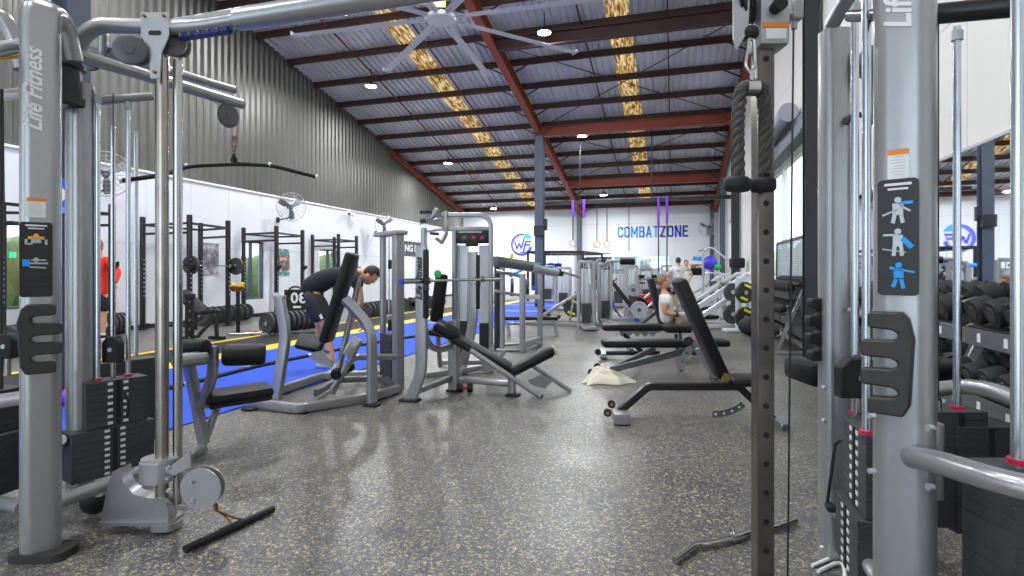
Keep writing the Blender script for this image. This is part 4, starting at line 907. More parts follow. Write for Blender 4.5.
# ---- arch shaped pec machine behind the bench
def arch_machine():
    t = thing('fly_machine', 'silver arch frame machine with a dark display panel behind the barbell bench', 'exercise machine', G(487, 371)); z = 7.1
    m = M(); bar(m, [pt(455, 371), P(455, 228, z), ], .055, .09, .1, Y_); m.build('frame_post', 'silver', t)
    m = M(); bar(m, [P(442, 215, z), P(484, 215, z), P(491, 222, z), G(491, 371)], .06, .10, .14, Y_); m.build('arch_tube', 'silver', t)
    m = M(); m.beam(P(442, 229, z), P(490, 229, z), .09, .055, .01); m.build('cross_tube', 'silver', t)
    m = M(); m.box(P(472.5, 237, z-.02), (.42, .05, .17), R45, .012); d = m.build('display_panel', 'black_metal', t)
    for px, mt_ in ((464, 'silver_dark'), (473.5, 'red'), (482, 'red')):
        m = M(); m.prism(rr(.07, .075, .008), P(px, 237.5, z-.052), rt, up, .006); f = m.build('screen_tile', 'charcoal', d)
        m = M(); m.prism([(-.02, -.02), (.02, -.01), (.015, .02), (-.01, .015)], P(px, 237.5, z-.056), rt, up, .003); m.build('symbol', mt_, f)
    m = M(); m.prism(rr(.30, .012, .002), P(470, 232, z-.049), rt, up, .003); m.build('heading', 'label_white', d)
    for px, w_ in ((462, .13), (484, .13)):
        m = M(); m.box(P(px, 300, z+.03), (w_, .02, 1.42), R45, .006); m.build('shroud', 'white_metal', t)
    for px, py, s in ((463, 333, .14), (486, 335, .17)):
        m = M(); m.box(P(px, py+5, z+.005), (s, .02, .44), R45, .006); m.build('stack_window', 'charcoal', t)
    m = M(); m.box(P(472, 244, z-.02), (.16, .06, .06), R45, .01); m.build('pulley_housing', 'rubber', t)
    m = M()
    for px in (459, 468): m.cyl(P(px, 246, z), P(px, 345, z), .009, n=8)
    each(m, 'guide_rod', 'rod', t)
    m = M(); m.prism([(-.10, 0), (-.02, .16), (.04, .34), (.09, .34), (.10, 0)], P(487, 371, z-.1), rt, up, .05); m.build('splayed_foot', 'silver_light', t)
    m = M(); m.torus(P(497, 350, z-.1), nn, .085, .03, 14, 8, 0, 180); m.beam(P(490.5, 350, z-.1), P(490, 362, z-.1), .05, .05, .01); m.build('base_hoop', 'silver_light', t)
    m = M(); m.beam(pt(426, 380, .05), pt(486, 371, .05), .07, .07, .01); m.beam(pt(440, 366, .05), pt(490, 366, .05), .06, .06, .01); each(m, 'base_rail', 'silver', t)
    # overhead arms
    m = M(); bar(m, [P(424, 372, 7.0), P(424, 228, 7.0)], .06, .08, 0, Y_); m.build('arm_post', 'silver', t)
    m = M(); m.beam(P(420, 223, 7.0), P(446, 218, 7.1), .05, .04, .008); m.beam(P(423, 232, 7.0), P(446, 229, 7.1), .04, .03, .008); m.beam(P(437, 208, 7.0), P(431, 219, 7.0), .06, .05, .01); m.beam(P(446, 211, 7.05), P(446, 232, 7.05), .05, .06, .01)
    m.beam(P(447, 232, 6.9), P(442, 243, 6.8), .035, .05, .008); m.beam(P(442, 243, 6.8), P(436, 238, 6.7), .035, .04, .008); each(m, 'press_arm', 'silver', t)
    m = M(); m.cyl(P(426, 211, 7), P(426, 214, 7), .085, n=20); m.box(P(423, 221, 6.95), (.07, .06, .05), R45, .01); m.cyl(P(430, 233, 6.9), P(439, 234, 6.9), .02, n=10); each(m, 'pivot', 'charcoal', t)
    pad(t, P(436, 322, 6.9), P(442, 274, 6.9), V((.8, .6, 0)), .16, .09, 'back_pad', .035); 
    pad(t, P(428, 331, 6.9), P(448, 334, 6.9), Y_, .28, .07, 'seat', .03); roller(t, P(410, 303+0, 6.8)+V((0, 0, 0)), P(420, 304, 6.9), .045)
    m = M(); m.tube([P(438, 336, 6.9), pt(440, 370, .05)], .03, 10); m.build('seat_post', 'silver', t)
    m = M(); m.lathe([(.02, 0), (.05, .008), (.05, .028), (.02, .035)], P(437, 274, 6.8), (.2, .97, 0), 18); m.build('handle_disc', 'green', t)
arch_machine()

# ---- sloping rail rack further back
def sloping_rack():
    t = thing('smith_rack', 'grey open rack with a long sloping beam between the arch machine and leg press', 'exercise machine', G(522, 352))
    z1, z2 = 8.8, 9.55
    for a, zt in ((G(522.5, 352), 274), (G(540, 345), 270)):
        zc_ = (a.x*-ST+a.y*CT); px = 512+F*(a.x*CT+a.y*ST)/zc_
        m = M(); bar(m, [a, P(px, zt, zc_)], .085, .085, 0, Y_); m.build('upright', 'silver', t)
    m = M(); bar(m, [pt(522.5, 352, .0)+V((0, 0, .10)), pt(540, 345, .1)], .05, .12, 0, Z_); m.build('base_rail', 'silver_light', t)
    for px, w_, mt_, zc_ in ((502.5, .075, 'silver', 8.9), (497, .08, 'charcoal', 8.95)):
        b = P(px, 300, zc_); m = M(); m.sweep([V((b.x, b.y, 0)), P(px, 266, zc_)], rr(w_, .08, .015), up=Y_); m.build('rear_post', mt_, t)
    m = M(); m.beam(P(493, 261, 8.4), P(536, 267.5, 9.2), .20, .15, .012); m.build('sloping_beam', 'silver_dark', t)
    m = M(); m.beam(P(532, 268, 9.0), P(556, 273, 9.4), .16, .12, .012); m.build('beam_tip', 'silver_light', t); m = M(); m.beam(P(556, 273, 9.4), P(562, 274, 9.5), .085, .085, .012); m.build('rubber_tip', 'rubber', t)
    m = M(); m.tube([P(562, 272, 9.5), P(580, 277, 9.9)], .02, 10); m.tube([P(496, 271, 8.8), P(520, 276, 8.8)], .03, 10); m.tube([P(494, 291, 8.7), P(520, 295, 8.8)], .024, 12); m.tube([P(497, 350, 8.9), P(522, 350, 8.8)], .03, 10); m.tube([P(503, 345, 9.3), P(540, 343, 9.4)], .025, 10); each(m, 'cross_tube', 'silver', t)
    m = M(); m.box(P(532, 297, 9.2), (.26, .02, .075), R45, .004); m.build('name_plate', 'white_metal', t)
    m = M(); m.cyl(P(499, 263, 8.55), P(501, 263, 8.55), .05, n=10); m.cyl(P(511, 258, 8.8), P(512, 254, 8.8), .03, n=8); each(m, 'knob', 'yellow_green', t)
sloping_rack()
def disc(m, c, ax, R, w, hole=.026, n=28):
    "weight plate section: rim, recess, hub"
    m.lathe([(hole, -w/2), (R*.34, -w/2), (R*.36, -w*.3), (R*.76, -w*.3), (R*.80, -w/2), (R*.97, -w/2), (R, -w*.35), (R, w*.35), (R*.97, w/2), (R*.80, w/2), (R*.76, w*.3), (R*.36, w*.3), (R*.34, w/2), (hole, w/2)], c, ax, n)
def plate(lab, c, ax, R=.225, w=.06, mt_='plate_black', marks=None, group=None, side=-1):
    c = V(c); ax = V(ax).normalized(); m = M(); disc(m, c, ax, R, w); o = m.build('weight_plate', mt_, o=c); tag(o, lab, 'weight plate', group)
    h = M(); h.lathe([(.0, -w/2-.003), (.05, -w/2-.003), (.05, w/2+.003), (0, w/2+.003)], c, ax, 14); h.build('hub_ring', 'chrome', o)
    if marks:
        x = ax.cross(Z_).normalized(); y = x.cross(ax); k = .35; mm = M()
        x, y = x*math.cos(k)+y*math.sin(k), y*math.cos(k)-x*math.sin(k)
        for s in (1, -1):
            for sd in (-1, 1):
                q = M(); q.prism([(-R*.42, -.022), (R*.42, -.022), (R*.40, .032), (-R*.40, .032)], c+y*s*R*.62+ax*sd*(w/2+.001), x, y, .003); q.build('colour_mark', marks, o)
    return o
m = P(512, 287, 9.6); plate('black plate seen between the posts of the sloping rack, left one', m, (.9, .3, 0), .16, .05)
plate('black plate seen between the posts of the sloping rack, right one', P(527, 288, 9.6), (.9, .3, 0), .16, .05)

# ---- flat and adjustable benches
t = thing('flat_bench', 'low black flat bench with pale legs standing behind the sloping rack', 'weight bench', G(530, 336))
pad(t, P(503, 318, 11), P(558, 318, 11), V((.3, .9, 0)), .28, .07, 'pad')
for px in (507, 555):
    m = M(); m.beam(P(px, 322, 11), G(px+2, 336), .07, .06, .008); m.build('leg', 'silver_light', t)
m = M(); m.beam(P(507, 324, 11), P(555, 324, 11), .06, .05, .01); m.build('rail', 'silver', t)
def arc_ladder(m, c, r, a0, a1, ux, uy, w=.055, th=.012, n=10):
    "curved strap with holes along it"
    out = []; pts = [(r+w/2, a) for a in range(n+1)]+[(r-w/2, n-a) for a in range(n+1)]
    m.prism([(q*math.cos(math.radians(a0+(a1-a0)*k/n)), q*math.sin(math.radians(a0+(a1-a0)*k/n))) for q, k in pts], c, ux, uy, th)
# front bench
a0_, a1_ = G(619, 420), G(776, 424); ex = (a1_-a0_).normalized(); ey = V((-ex.y, ex.x, 0)); zA = 4.72
t = thing('adjustable_bench', 'black adjustable bench in front, back pad raised steep, seat behind the chrome post', 'weight bench', G(700, 421))
RX = Matrix((ex, ey, Z_)).transposed()
m = M(); bar(m, [P(619, 411, zA+.05), P(648, 386, zA+.05), P(738, 386, zA), P(772, 418, 4.66)], .06, .095, .035, ey, .006); m.build('frame', 'black_metal', t)
m = M(); m.box(P(620, 414.5, zA+.02), (.13, .34, .085), RX, .004); m.build('front_foot', 'silver', t)
m = M(); m.box(P(776, 423, 4.62), (.07, .40, .09), RX, .008); m.build('rear_foot', 'silver_dark', t)
for p in (P(611.5, 404, zA-.05), P(607.5, 412.5, zA-.1)):
    m = M(); m.cyl(p-ey*.02, p+ey*.02, .032, n=16); m.build('wheel', 'rubber', t)
    m = M(); m.cyl(p-ey*.024, p+ey*.024, .016, n=12); m.build('wheel_hub', 'brass', t)
pad(t, P(722, 377, zA), P(678, 279, zA), ey, .28, .095, 'back_pad', .03)
pad(t, P(728, 380, zA), P(768, 380, zA-.05), ey, .30, .07, 'seat', .028)
m = M(); arc_ladder(m, P(714, 372, zA), .36, -92, -48, ex, Z_); m.build('seat_ladder', 'silver_dark', t)
for k in range(4):
    a = math.radians(-88+11*k); m = M(); c = P(714, 372, zA)+ex*.36*math.cos(a)+Z_*.36*math.sin(a); m.cyl(c-ey*.009, c+ey*.009, .010, n=8); m.build('ladder_hole', 'label_white', t)
m = M(); m.prism([(-.03, .0), (-.01, .05), (.03, .04), (.035, 0), (.02, -.02), (-.03, -.02)], P(725, 379, zA-.16), ex, Z_, .02); m.build('hinge', 'brass', t)
# middle bench with the big curved ladder
t = thing('adjustable_bench', 'flat black bench with grey diagonal frame and curved hole strap, behind the front bench', 'weight bench', G(650, 376)); zB = 6.5
pad(t, P(602, 343, zB), P(685, 343, zB), ey, .28, .085, 'back_pad', .03); pad(t, P(694, 342.5, zB), P(727, 342.5, zB), ey, .26, .08, 'seat', .03)
m = M(); m.beam(P(610, 370, zB+.1), P(700, 347, zB), .055, .075, .008); m.beam(P(612, 369, zB+.25), P(655, 348, zB+.25), .05, .06, .008); each(m, 'frame_tube', 'silver_dark', t)
m = M(); arc_ladder(m, P(713, 371, zB-.15), .36, 103, 196, ex, Z_, .075); m.build('back_ladder', 'silver', t)
for k in range(5):
    a = math.radians(112+17*k); m = M(); c = P(713, 371, zB-.15)+ex*.36*math.cos(a)+Z_*.36*math.sin(a); m.cyl(c-ey*.009, c+ey*.009, .012, n=8); m.build('ladder_hole', 'rubber', t)
m = M(); m.beam(P(697, 348, zB-.1), P(717, 381, zB-.1), .07, .07, .008); m.build('rear_leg', 'silver', t)
m = M(); m.box(P(717, 380, zB-.12), (.07, .42, .06), RX, .008); m.build('rear_foot', 'black_metal', t); m = M(); m.box(pt(612, 376, .04), (.10, .4, .07), RX, .008); m.build('front_foot', 'silver_light', t)
for p in (P(597, 366.5, 6.9), P(591, 372, 6.9)):
    m = M(); m.cyl(p-ey*.02, p+ey*.02, .04, n=14); m.build('wheel', 'rubber', t)
m = M(); m.cyl(P(688, 341, zB-.15)-ey*.03, P(688, 341, zB-.15)+ey*.03, .055, n=16); m.build('hinge', 'charcoal', t)
m = M(); m.cyl(P(723, 344, zB)-ex*.03, P(727, 344, zB)+ex*.03, .028, n=12); m.build('handle_grip', 'rubber', t)
# third bench
t = thing('adjustable_bench', 'flat black bench with toothed adjustment bracket just in front of the seated man', 'weight bench', G(645, 356)); zD = 7.9
pad(t, P(602, 327, zD), P(661, 327, zD), ey, .28, .09, 'back_pad', .03); pad(t, P(661, 327.5, zD), P(691, 327.5, zD), ey, .26, .075, 'seat', .03)
m = M(); m.beam(P(606, 353, zD+.3), P(660, 353, zD+.2), .06, .06, .01); m.beam(P(624, 334, zD), P(642, 352, zD+.1), .05, .06, .01); m.beam(P(676, 334, zD), P(678, 356, zD), .05, .08, .01); each(m, 'frame_tube', 'black_metal', t)
m = M(); m.prism([(-.30, .03)]+[p for i in range(5) for p in ((-.26+.11*i, -.06), (-.21+.11*i, .0))]+[(.32, .03)], P(640, 333, zD-.05), ex, Z_, .012); m.build('toothed_bracket', 'silver_light', t)
m = M(); m.box(P(603, 354, zD+.3), (.08, .4, .07), RX, .008); m.build('front_foot', 'silver_light', t)
m = M(); m.box(P(684, 357, zD-.1), (.08, .4, .05), RX, .008); m.build('rear_foot', 'silver_light', t)
for p in (P(598, 352, 8.1), P(693, 350, 7.8)):
    m = M(); m.cyl(p-ey*.02, p+ey*.02, .045, n=14); m.build('wheel', 'rubber', t)
# fourth bench: the seated man's
t = thing('adjustable_bench', 'black bench with upright back pad that the seated man sits on', 'weight bench', G(672, 352)); zE = 8.75
pad(t, P(663, 327, zE-.1), P(650, 278, zE-.1), ey, .28, .09, 'back_pad', .03); pad(t, P(664, 330, zE), P(694, 330, zE), ey, .28, .07, 'seat', .03)
m = M(); m.beam(P(628, 334, zE), P(656, 312, zE), .05, .06, .01); m.beam(P(632, 345, zE), P(700, 345, zE), .06, .06, .01); m.beam(P(680, 333, zE), P(682, 348, zE), .05, .06, .01); each(m, 'frame_tube', 'silver_dark', t)
for px in (630, 700):
    m = M(); m.box(V((*(P(px, 348, zE)[:2]), .04)), (.07, .4, .08), RX, .008); m.build('foot', 'black_metal', t)
# towel: crumpled cloth with folds
def towel():
    m = M(); n1, n2 = 56, 26; vs = []; random.seed(5); ph = [random.uniform(0, 6) for _ in range(12)]
    a, b = G(590, 386), G(634, 384); L = .62; ux = (b-a).normalized(); uy = V((-ux.y, ux.x, 0)); o = G(609, 382)
    for i in range(n1):
        u = i/(n1-1)*2-1
        for j in range(n2):
            v = j/(n2-1)*2-1; rr_ = max(0, 1-abs(u)**2.6)**.5
            hgt = (.125*math.exp(-((u+.45)/.45)**2)+.075*math.exp(-((u-.15)/.45)**2)+.03)*max(0, 1-v*v)**.7*rr_
            k = .014*math.sin(7*u+5*v+ph[0])+.016*math.sin(4*u-12*v+ph[1])+.008*math.sin(9*u+17*v+ph[2])+.007*math.sin(9*v+13*u*v+ph[3])
            w_ = .17*(1+.25*math.sin(3*u+1))*(1-.35*max(0, u))
            vs.append(o+ux*(u*L*.5+.02*math.sin(5*v+3*u))+uy*(v*w_+.02*math.sin(6*u+ph[4]))+V((0, 0, max(.004, hgt+k*rr_*(1-v*v)))))
    m.add(vs, [(i*n2+j, (i+1)*n2+j, (i+1)*n2+j+1, i*n2+j+1) for i in range(n1-1) for j in range(n2-1)])
    ob = m.build('towel', 'towel', o=o, sharp=80); md = ob.modifiers.new('s', 'SOLIDIFY'); md.thickness = .008; md2 = ob.modifiers.new('ss', 'SUBSURF'); md2.levels = md2.render_levels = 1
    tag(ob, 'crumpled cream towel lying on the floor by the bench wheels', 'towel')
towel()
# ================================================================== PEOPLE
def skin_mesh(name, mat_, parent, pts, edges, root=0, sub=2, o=None, label=None, smooth=1):
    "pts: (position, radius or (rx, ry)); one continuous skinned surface"
    o = V(o if o is not None else parent['_o']); me = bpy.data.meshes.new(name); me.from_pydata([V(p)-o for p, r in pts], edges, [])
    ob = bpy.data.objects.new(name, me); C.objects.link(ob)
    md = ob.modifiers.new('skin', 'SKIN'); md.use_smooth_shade = True; md.branch_smoothing = .6
    if not me.skin_vertices: bm = bmesh.new(); bm.from_mesh(me); bm.verts.layers.skin.verify(); bm.to_mesh(me); bm.free()
    for i, (p, r) in enumerate(pts):
        sv = me.skin_vertices[0].data[i]; sv.radius = r if isinstance(r, tuple) else (r, r); sv.use_root = (i == root)
    s = ob.modifiers.new('sub', 'SUBSURF'); s.levels = s.render_levels = sub
    dg = bpy.context.evaluated_depsgraph_get(); ev = ob.evaluated_get(dg); nm = bpy.data.meshes.new_from_object(ev)
    ob.modifiers.clear(); ob.data = nm; bpy.data.meshes.remove(me)
    nm.materials.clear(); nm.materials.append(MT[mat_]); nm.polygons.foreach_set('use_smooth', [True]*len(nm.polygons))
    ob.parent = parent; ob['_o'] = tuple(o)
    if parent is None: ob.location = o
    if label: ob['label'] = label
    return ob
def head(parent, c, fwd, upv, hair='hair_short', s=1.0, full_hair=True):
    "head with nose, eyes, ears, mouth, and a hair cap; c = centre"
    c = V(c); f = V(fwd).normalized(); u = V(upv); u = (u-f*u.dot(f)).normalized(); r = f.cross(u); R = Matrix((r, f, u)).transposed(); g = lambda x, y, z: c+(r*x+f*y+u*z)*s
    m = M(); m.ball(c, .1*s, 20, (.76, .95, 1.16), R); m.ball(g(0, .035, -.055), .062*s, 14, (.88, .9, .95), R)
    m.lathe([(.006*s, 0), (.016*s, .028*s), (.004*s, .034*s)], g(0, .082, .012), (f*.55-u).normalized(), 8)
    h = m.build('head', 'skin', parent, sharp=180)
    for sx in (-1, 1):
        m = M(); m.ball(g(.076*sx, -.004, -.005), .026*s, 10, (.35, .75, 1.2), R); m.build('ear', 'skin', h, sharp=180)
        m = M(); m.ball(g(.031*sx, .083, .018), .012*s, 8, (1.2, .5, .6), R); m.build('eye', 'label_white', h)
        m = M(); m.ball(g(.031*sx, .089, .018), .006*s, 8, (1, .6, 1), R); m.build('pupil', 'black_metal', h)
    m = M(); m.ball(g(0, .088, -.058), .018*s, 8, (1.3, .4, .35), R); m.build('mouth', 'crimson', h)
    if hair:
        m = M(); m.ball(g(0, -.014, .022), .104*s, 20, (.80, .96, 1.06), R); hh = m.build('hair', hair, h, sharp=180)
        # keep the cap above the brow and behind the ears
        me = hh.data; bm = bmesh.new(); bm.from_mesh(me); o = V(parent['_o']); dl = []
        for v in bm.verts:
            q = v.co+o-c; y_, z_ = q.dot(f)/s, q.dot(u)/s
            if (y_ > .02 and z_ < .062) or (y_ <= .02 and z_ < (-.01 if y_ > -.03 else -.06)): dl.append(v)
        bmesh.ops.delete(bm, geom=dl, context='VERTS'); bm.to_mesh(me); bm.free(); md = hh.modifiers.new('s', 'SOLIDIFY'); md.thickness = .006
    return h
def hand(parent, wrist, d, side, curl=.5, pn=None, s=1.0):
    "palm, four fingers of different length and a thumb from the side of the palm; d = direction of the fingers, pn = palm normal"
    w = V(wrist); d = V(d).normalized(); pn = V(pn if pn else (0, 0, -1)); pn = (pn-d*pn.dot(d)).normalized(); a = d.cross(pn).normalized()*side
    pts = [(w, .024*s), (w+d*.035*s, (.034*s, .02*s)), (w+d*.08*s, (.036*s, .018*s))]; ed = [(0, 1), (1, 2)]
    ob = skin_mesh('palm', 'skin', parent, pts, ed, 0, 1)
    for k, (off, L) in enumerate(((.028, .070), (.010, .078), (-.009, .072), (-.027, .056))):
        b = w+d*.082*s+a*off*s; c1 = b+(d*(1-curl*.3)+pn*curl*.5)*L*.42*s; c2 = c1+(d*(1-curl)+pn*curl)*L*.33*s; c3 = c2+(d*(1-curl*1.6)+pn*curl*1.2)*L*.28*s
        m = M(); m.tube([b-d*.015*s, b, c1, c2, c3], .0088*s, 7, scale=[1.1, 1.1, 1, .92, .7]); m.ball(c3, .0065*s, 7); m.build('finger', 'skin', parent, sharp=180)
    b = w+d*.025*s+a*.030*s; m = M(); c1 = b+(a*.7+d*.7)*.035*s+pn*.008; c2 = c1+(d+pn*curl)*.03*s; m.tube([b-a*.01, b, c1, c2], .0105*s, 7, scale=[1.1, 1.1, 1, .8]); m.ball(c2, .0085*s, 7); m.build('thumb', 'skin', parent, sharp=180)
def person(label, J, shirt, shorts, hair, face, headup, o, shirt_len=.55, shoes='charcoal', stripe=None, curl=.5, headscale=1, palm=None, bulk=1):
    """J: joints by name -> world position. pelvis chest neck head; per side (l, r): shoulder elbow wrist hip knee ankle toe"""
    t = thing('person', label, 'person', o); J = {k: V(v) for k, v in J.items()}
    pts = []; ed = []; idx = {}
    def add(n, p, r): idx[n] = len(pts); pts.append((V(p), r)); return idx[n]
    def ln(a, b): ed.append((idx[a], idx[b]))
    mid = J['pelvis'].lerp(J['chest'], .5)
    add('pelvis', J['pelvis'], (.135, .105)); add('mid', mid if 'mid' not in J else J['mid'], (.125, .10)); add('chest', J['chest'], (.15, .115)); add('neck', J['neck'], .058); add('head', J['neck'].lerp(J['head'], .7), .055)
    ln('pelvis', 'mid'); ln('mid', 'chest'); ln('chest', 'neck'); ln('neck', 'head')
    for s in 'lr':
        add('sh'+s, J['shoulder_'+s], .062); add('el'+s, J['elbow_'+s], .042); fm = J['elbow_'+s].lerp(J['wrist_'+s], .3); add('fm'+s, fm, .040); add('wr'+s, J['wrist_'+s], .026)
        ln('chest', 'sh'+s); ln('sh'+s, 'el'+s); ln('el'+s, 'fm'+s); ln('fm'+s, 'wr'+s)
        add('hi'+s, J['hip_'+s], .095); th = J['hip_'+s].lerp(J['knee_'+s], .5); add('th'+s, th, .082); add('kn'+s, J['knee_'+s], .056); cf = J['knee_'+s].lerp(J['ankle_'+s], .3); add('cf'+s, cf, .057); add('an'+s, J['ankle_'+s], .036)
        ln('pelvis', 'hi'+s); ln('hi'+s, 'th'+s); ln('th'+s, 'kn'+s); ln('kn'+s, 'cf'+s); ln('cf'+s, 'an'+s)
    skin_mesh('body', 'skin', t, pts, ed, 0, 2)
    k = 1.12   # shirt with sleeves over the upper arms
    P2 = [(J['pelvis'].lerp(J['chest'], -.30), (.175*bulk, .145*bulk)), (mid if 'mid' not in J else J['mid'], (.170*bulk, .142*bulk)), (J['chest'], (.195*bulk, .158*bulk)), (J['chest'].lerp(J['neck'], .80), .092)]; E2 = [(0, 1), (1, 2), (2, 3)]
    for s in 'lr':
        n = len(P2); P2 += [(J['shoulder_'+s], .094), (J['shoulder_'+s].lerp(J['elbow_'+s], shirt_len), .078)]; E2 += [(2, n), (n, n+1)]
        if shirt_len > .9: P2 += [(J['elbow_'+s].lerp(J['wrist_'+s], .9), .045)]; E2 += [(n+1, n+2)]
    sh = skin_mesh('shirt', shirt, t, P2, E2, 0, 2)
    P3 = [(J['pelvis']+(J['chest']-J['pelvis'])*.2, (.165*bulk, .138*bulk)), (J['pelvis'], (.178*bulk, .150*bulk))]; E3 = [(0, 1)]
    for s in 'lr':
        n = len(P3); P3 += [(J['hip_'+s], .132*bulk), (J['hip_'+s].lerp(J['knee_'+s], .45), .122*bulk), (J['hip_'+s].lerp(J['knee_'+s], .90), .112*bulk)]; E3 += [(1, n), (n, n+1), (n+1, n+2)]
    sr = skin_mesh('shorts', shorts, t, P3, E3, 0, 2)
    for s in 'lr':
        a, q = J['ankle_'+s], J['toe_'+s]; d = (q-a); d.z = 0; d.normalize(); u = Z_; b = V((a.x, a.y, a.z-.055))
        m = M(); m.sweep([b-d*.075, b-d*.05, b+d*.05, b+d*.12, b+d*.175, b+d*.195], [(x, y) for x, y in rr(.088, .075, .03, 3)], up=Z_, scale=[.7, .98, 1, .95, .75, .45]); m.cyl(b+u*.01, b+u*.065, .046, .040, 12); f = m.build('shoe', shoes, t, sharp=70)
        m = M(); m.prism([(-.085, -.04), (.06, -.045), (.16, -.045), (.205, -.01), (.205, .01), (.16, .045), (.06, .045), (-.085, .04)], b-u*.034, d, u.cross(d), .024); m.build('sole', 'label_white', f)
        m = M(); m.cyl(a-u*.02, a+u*.05, .039, .040, 12); m.build('sock', 'label_white', f)
    head(t, J['head'], face, headup, hair, headscale)
    for s, sd in (('l', -1), ('r', 1)): hand(t, J['wrist_'+s], (J['wrist_'+s]-J['elbow_'+s]), sd, curl, palm)
    return t, sh, sr
# the man bending over (seen from his right side; he faces right)
zM = 7.05
def q(px, py, dz=0): return P(px, py, zM+dz)
Jb = dict(pelvis=q(312, 290), mid=q(321, 277), chest=q(342, 273), neck=q(361, 272), head=q(370.5, 275.5),
          shoulder_r=q(357, 280, -.20), shoulder_l=q(357, 275, .18), elbow_r=q(361, 302, -.17), elbow_l=q(357, 300, .18), wrist_r=q(352, 322, -.10), wrist_l=q(361, 322, .10),
          hip_r=q(313, 297, -.10), hip_l=q(315, 296, .10), knee_r=q(325, 325, -.14), knee_l=q(319, 324, .14), ankle_r=q(334, 356, -.2), ankle_l=q(322, 356, .25), toe_r=q(347, 360, -.2), toe_l=q(335, 360, .25))
for s in 'rl':
    a = Jb['ankle_'+s]; a.z = .085; Jb['toe_'+s].z = .03
    kz = Jb['knee_'+s]
o = V((Jb['pelvis'].x, Jb['pelvis'].y, 0))
tm, sh, sr = person('man in black t-shirt and black shorts bending down over the blue turf', Jb, 'cloth_black', 'cloth_dark', 'hair_brown', (P(380, 292, zM)-P(370, 274, zM)), (P(378, 268, zM)-P(368, 276, zM)), o, .45, shoes='zinc', curl=.7, palm=(-.3, -.2, -.2), headscale=1.05, bulk=1.25)
m = M(); a, b = Jb['hip_r'], Jb['knee_r']; 
for i in range(8):
    p = a.lerp(b, .12+.08*i); m.beam(p-toC(p)*-.0+toC(p)*.125, a.lerp(b, .2+.08*i)+toC(p)*.125, .035, .01, .003, up=toC(p))
m.build('side_stripe', 'label_white', sr)
# the seated man in profile, facing right
zS = 8.55
def q(px, py, dz=0): return P(px, py, zS+dz)
Js = dict(pelvis=q(667, 320), mid=q(665, 309), chest=q(665.5, 300), neck=q(664.5, 291.5), head=q(664, 282.5),
          shoulder_r=q(664.5, 297, -.19), shoulder_l=q(666, 297, .19), elbow_r=q(664.5, 313, -.22), elbow_l=q(668, 313, .22), wrist_r=q(678.5, 314.5, -.18), wrist_l=q(680, 315, .12),
          hip_r=q(669, 322.5, -.09), hip_l=q(669, 322.5, .09), knee_r=q(693, 319, -.14), knee_l=q(694, 319, .16), ankle_r=q(697, 345, -.16), ankle_l=q(698, 345, .18), toe_r=q(706, 348, -.16), toe_l=q(707, 348, .18))
for s in 'rl': Js['ankle_'+s].z = .085; Js['toe_'+s].z = .03
tm, sh, sr = person('bearded man in pale t-shirt sitting in profile on the black bench', Js, 'cloth_white', 'cloth_grey', 'hair_short', rt*.98+Z_*.02, Z_, (Js['pelvis'].x, Js['pelvis'].y, 0), .6, curl=.6, headscale=.98)
m = M(); c = q(667.3, 289.2); m.ball(c-Z_*.0, .062, 14, (.9, .95, .75)); m.build('beard', 'hair_brown', tm, sharp=180)
m = M(); w_ = Js['wrist_r']; d = (w_-Js['elbow_r']).normalized(); m.cyl(w_-d*.05, w_-d*.02, .036, n=14); m.build('wrist_watch', 'rubber', tm)
# the standing man seen from behind
zT = 18.3
def q(px, py, dz=0): return P(px, py, zT+dz)
Jt = dict(pelvis=q(679, 285), mid=q(678.5, 279), chest=q(678.5, 271.5), neck=q(678.5, 266), head=q(678.2, 261.3),
          shoulder_r=q(684, 268), shoulder_l=q(672.5, 268), elbow_r=q(689.5, 270.5, .1), elbow_l=q(668.5, 274.5, .05), wrist_r=q(690.5, 266, .2), wrist_l=q(671, 279, .2),
          hip_r=q(682, 286), hip_l=q(676, 286), knee_r=q(684.5, 297), knee_l=q(674.5, 297), ankle_r=q(685.5, 308, .02), ankle_l=q(675, 308, .02), toe_r=q(686, 307, .3), toe_l=q(674.5, 307, .3))
for s in 'rl': Jt['ankle_'+s].z = .085; Jt['toe_'+s].z = .03
tt_, sh, sr = person('man in white t-shirt and black shorts standing with his back turned', Jt, 'cloth_white', 'cloth_black', 'hair_brown', -nn, Z_, (Jt['pelvis'].x, Jt['pelvis'].y, 0), .6, shoes='label_white', curl=.4, headscale=1.05)
m = M(); c = q(678.5, 271, -.16); m.prism([(-.09, 0), (-.05, .03), (.05, .03), (.09, 0), (.04, -.035), (-.04, -.035)], c, rt, Z_, .012); m.build('shirt_print', 'zinc', sh)
zU = 19.6
def q(px, py, dz=0): return P(px-3.5, py, zU+dz)
Ju = dict(pelvis=q(689, 285), mid=q(689, 279), chest=q(689, 272), neck=q(689.2, 267.5), head=q(689.8, 263.6),
          shoulder_r=q(693, 270.5), shoulder_l=q(684.5, 270.5), elbow_r=q(695.5, 276), elbow_l=q(683, 276), wrist_r=q(693, 281, -.2), wrist_l=q(686, 281, -.2),
          hip_r=q(691.5, 286), hip_l=q(686.5, 286), knee_r=q(692, 296), knee_l=q(686.5, 296), ankle_r=q(692, 307), ankle_l=q(686, 307), toe_r=q(692, 308, -.3), toe_l=q(686, 308, -.3))
for s in 'rl': Ju['ankle_'+s].z = .085; Ju['toe_'+s].z = .03
person('person half hidden behind the standing man in the white t-shirt', Ju, 'cloth_white', 'cloth_dark', 'hair_brown', nn, Z_, (Ju['pelvis'].x, Ju['pelvis'].y, 0), .6, curl=.4)
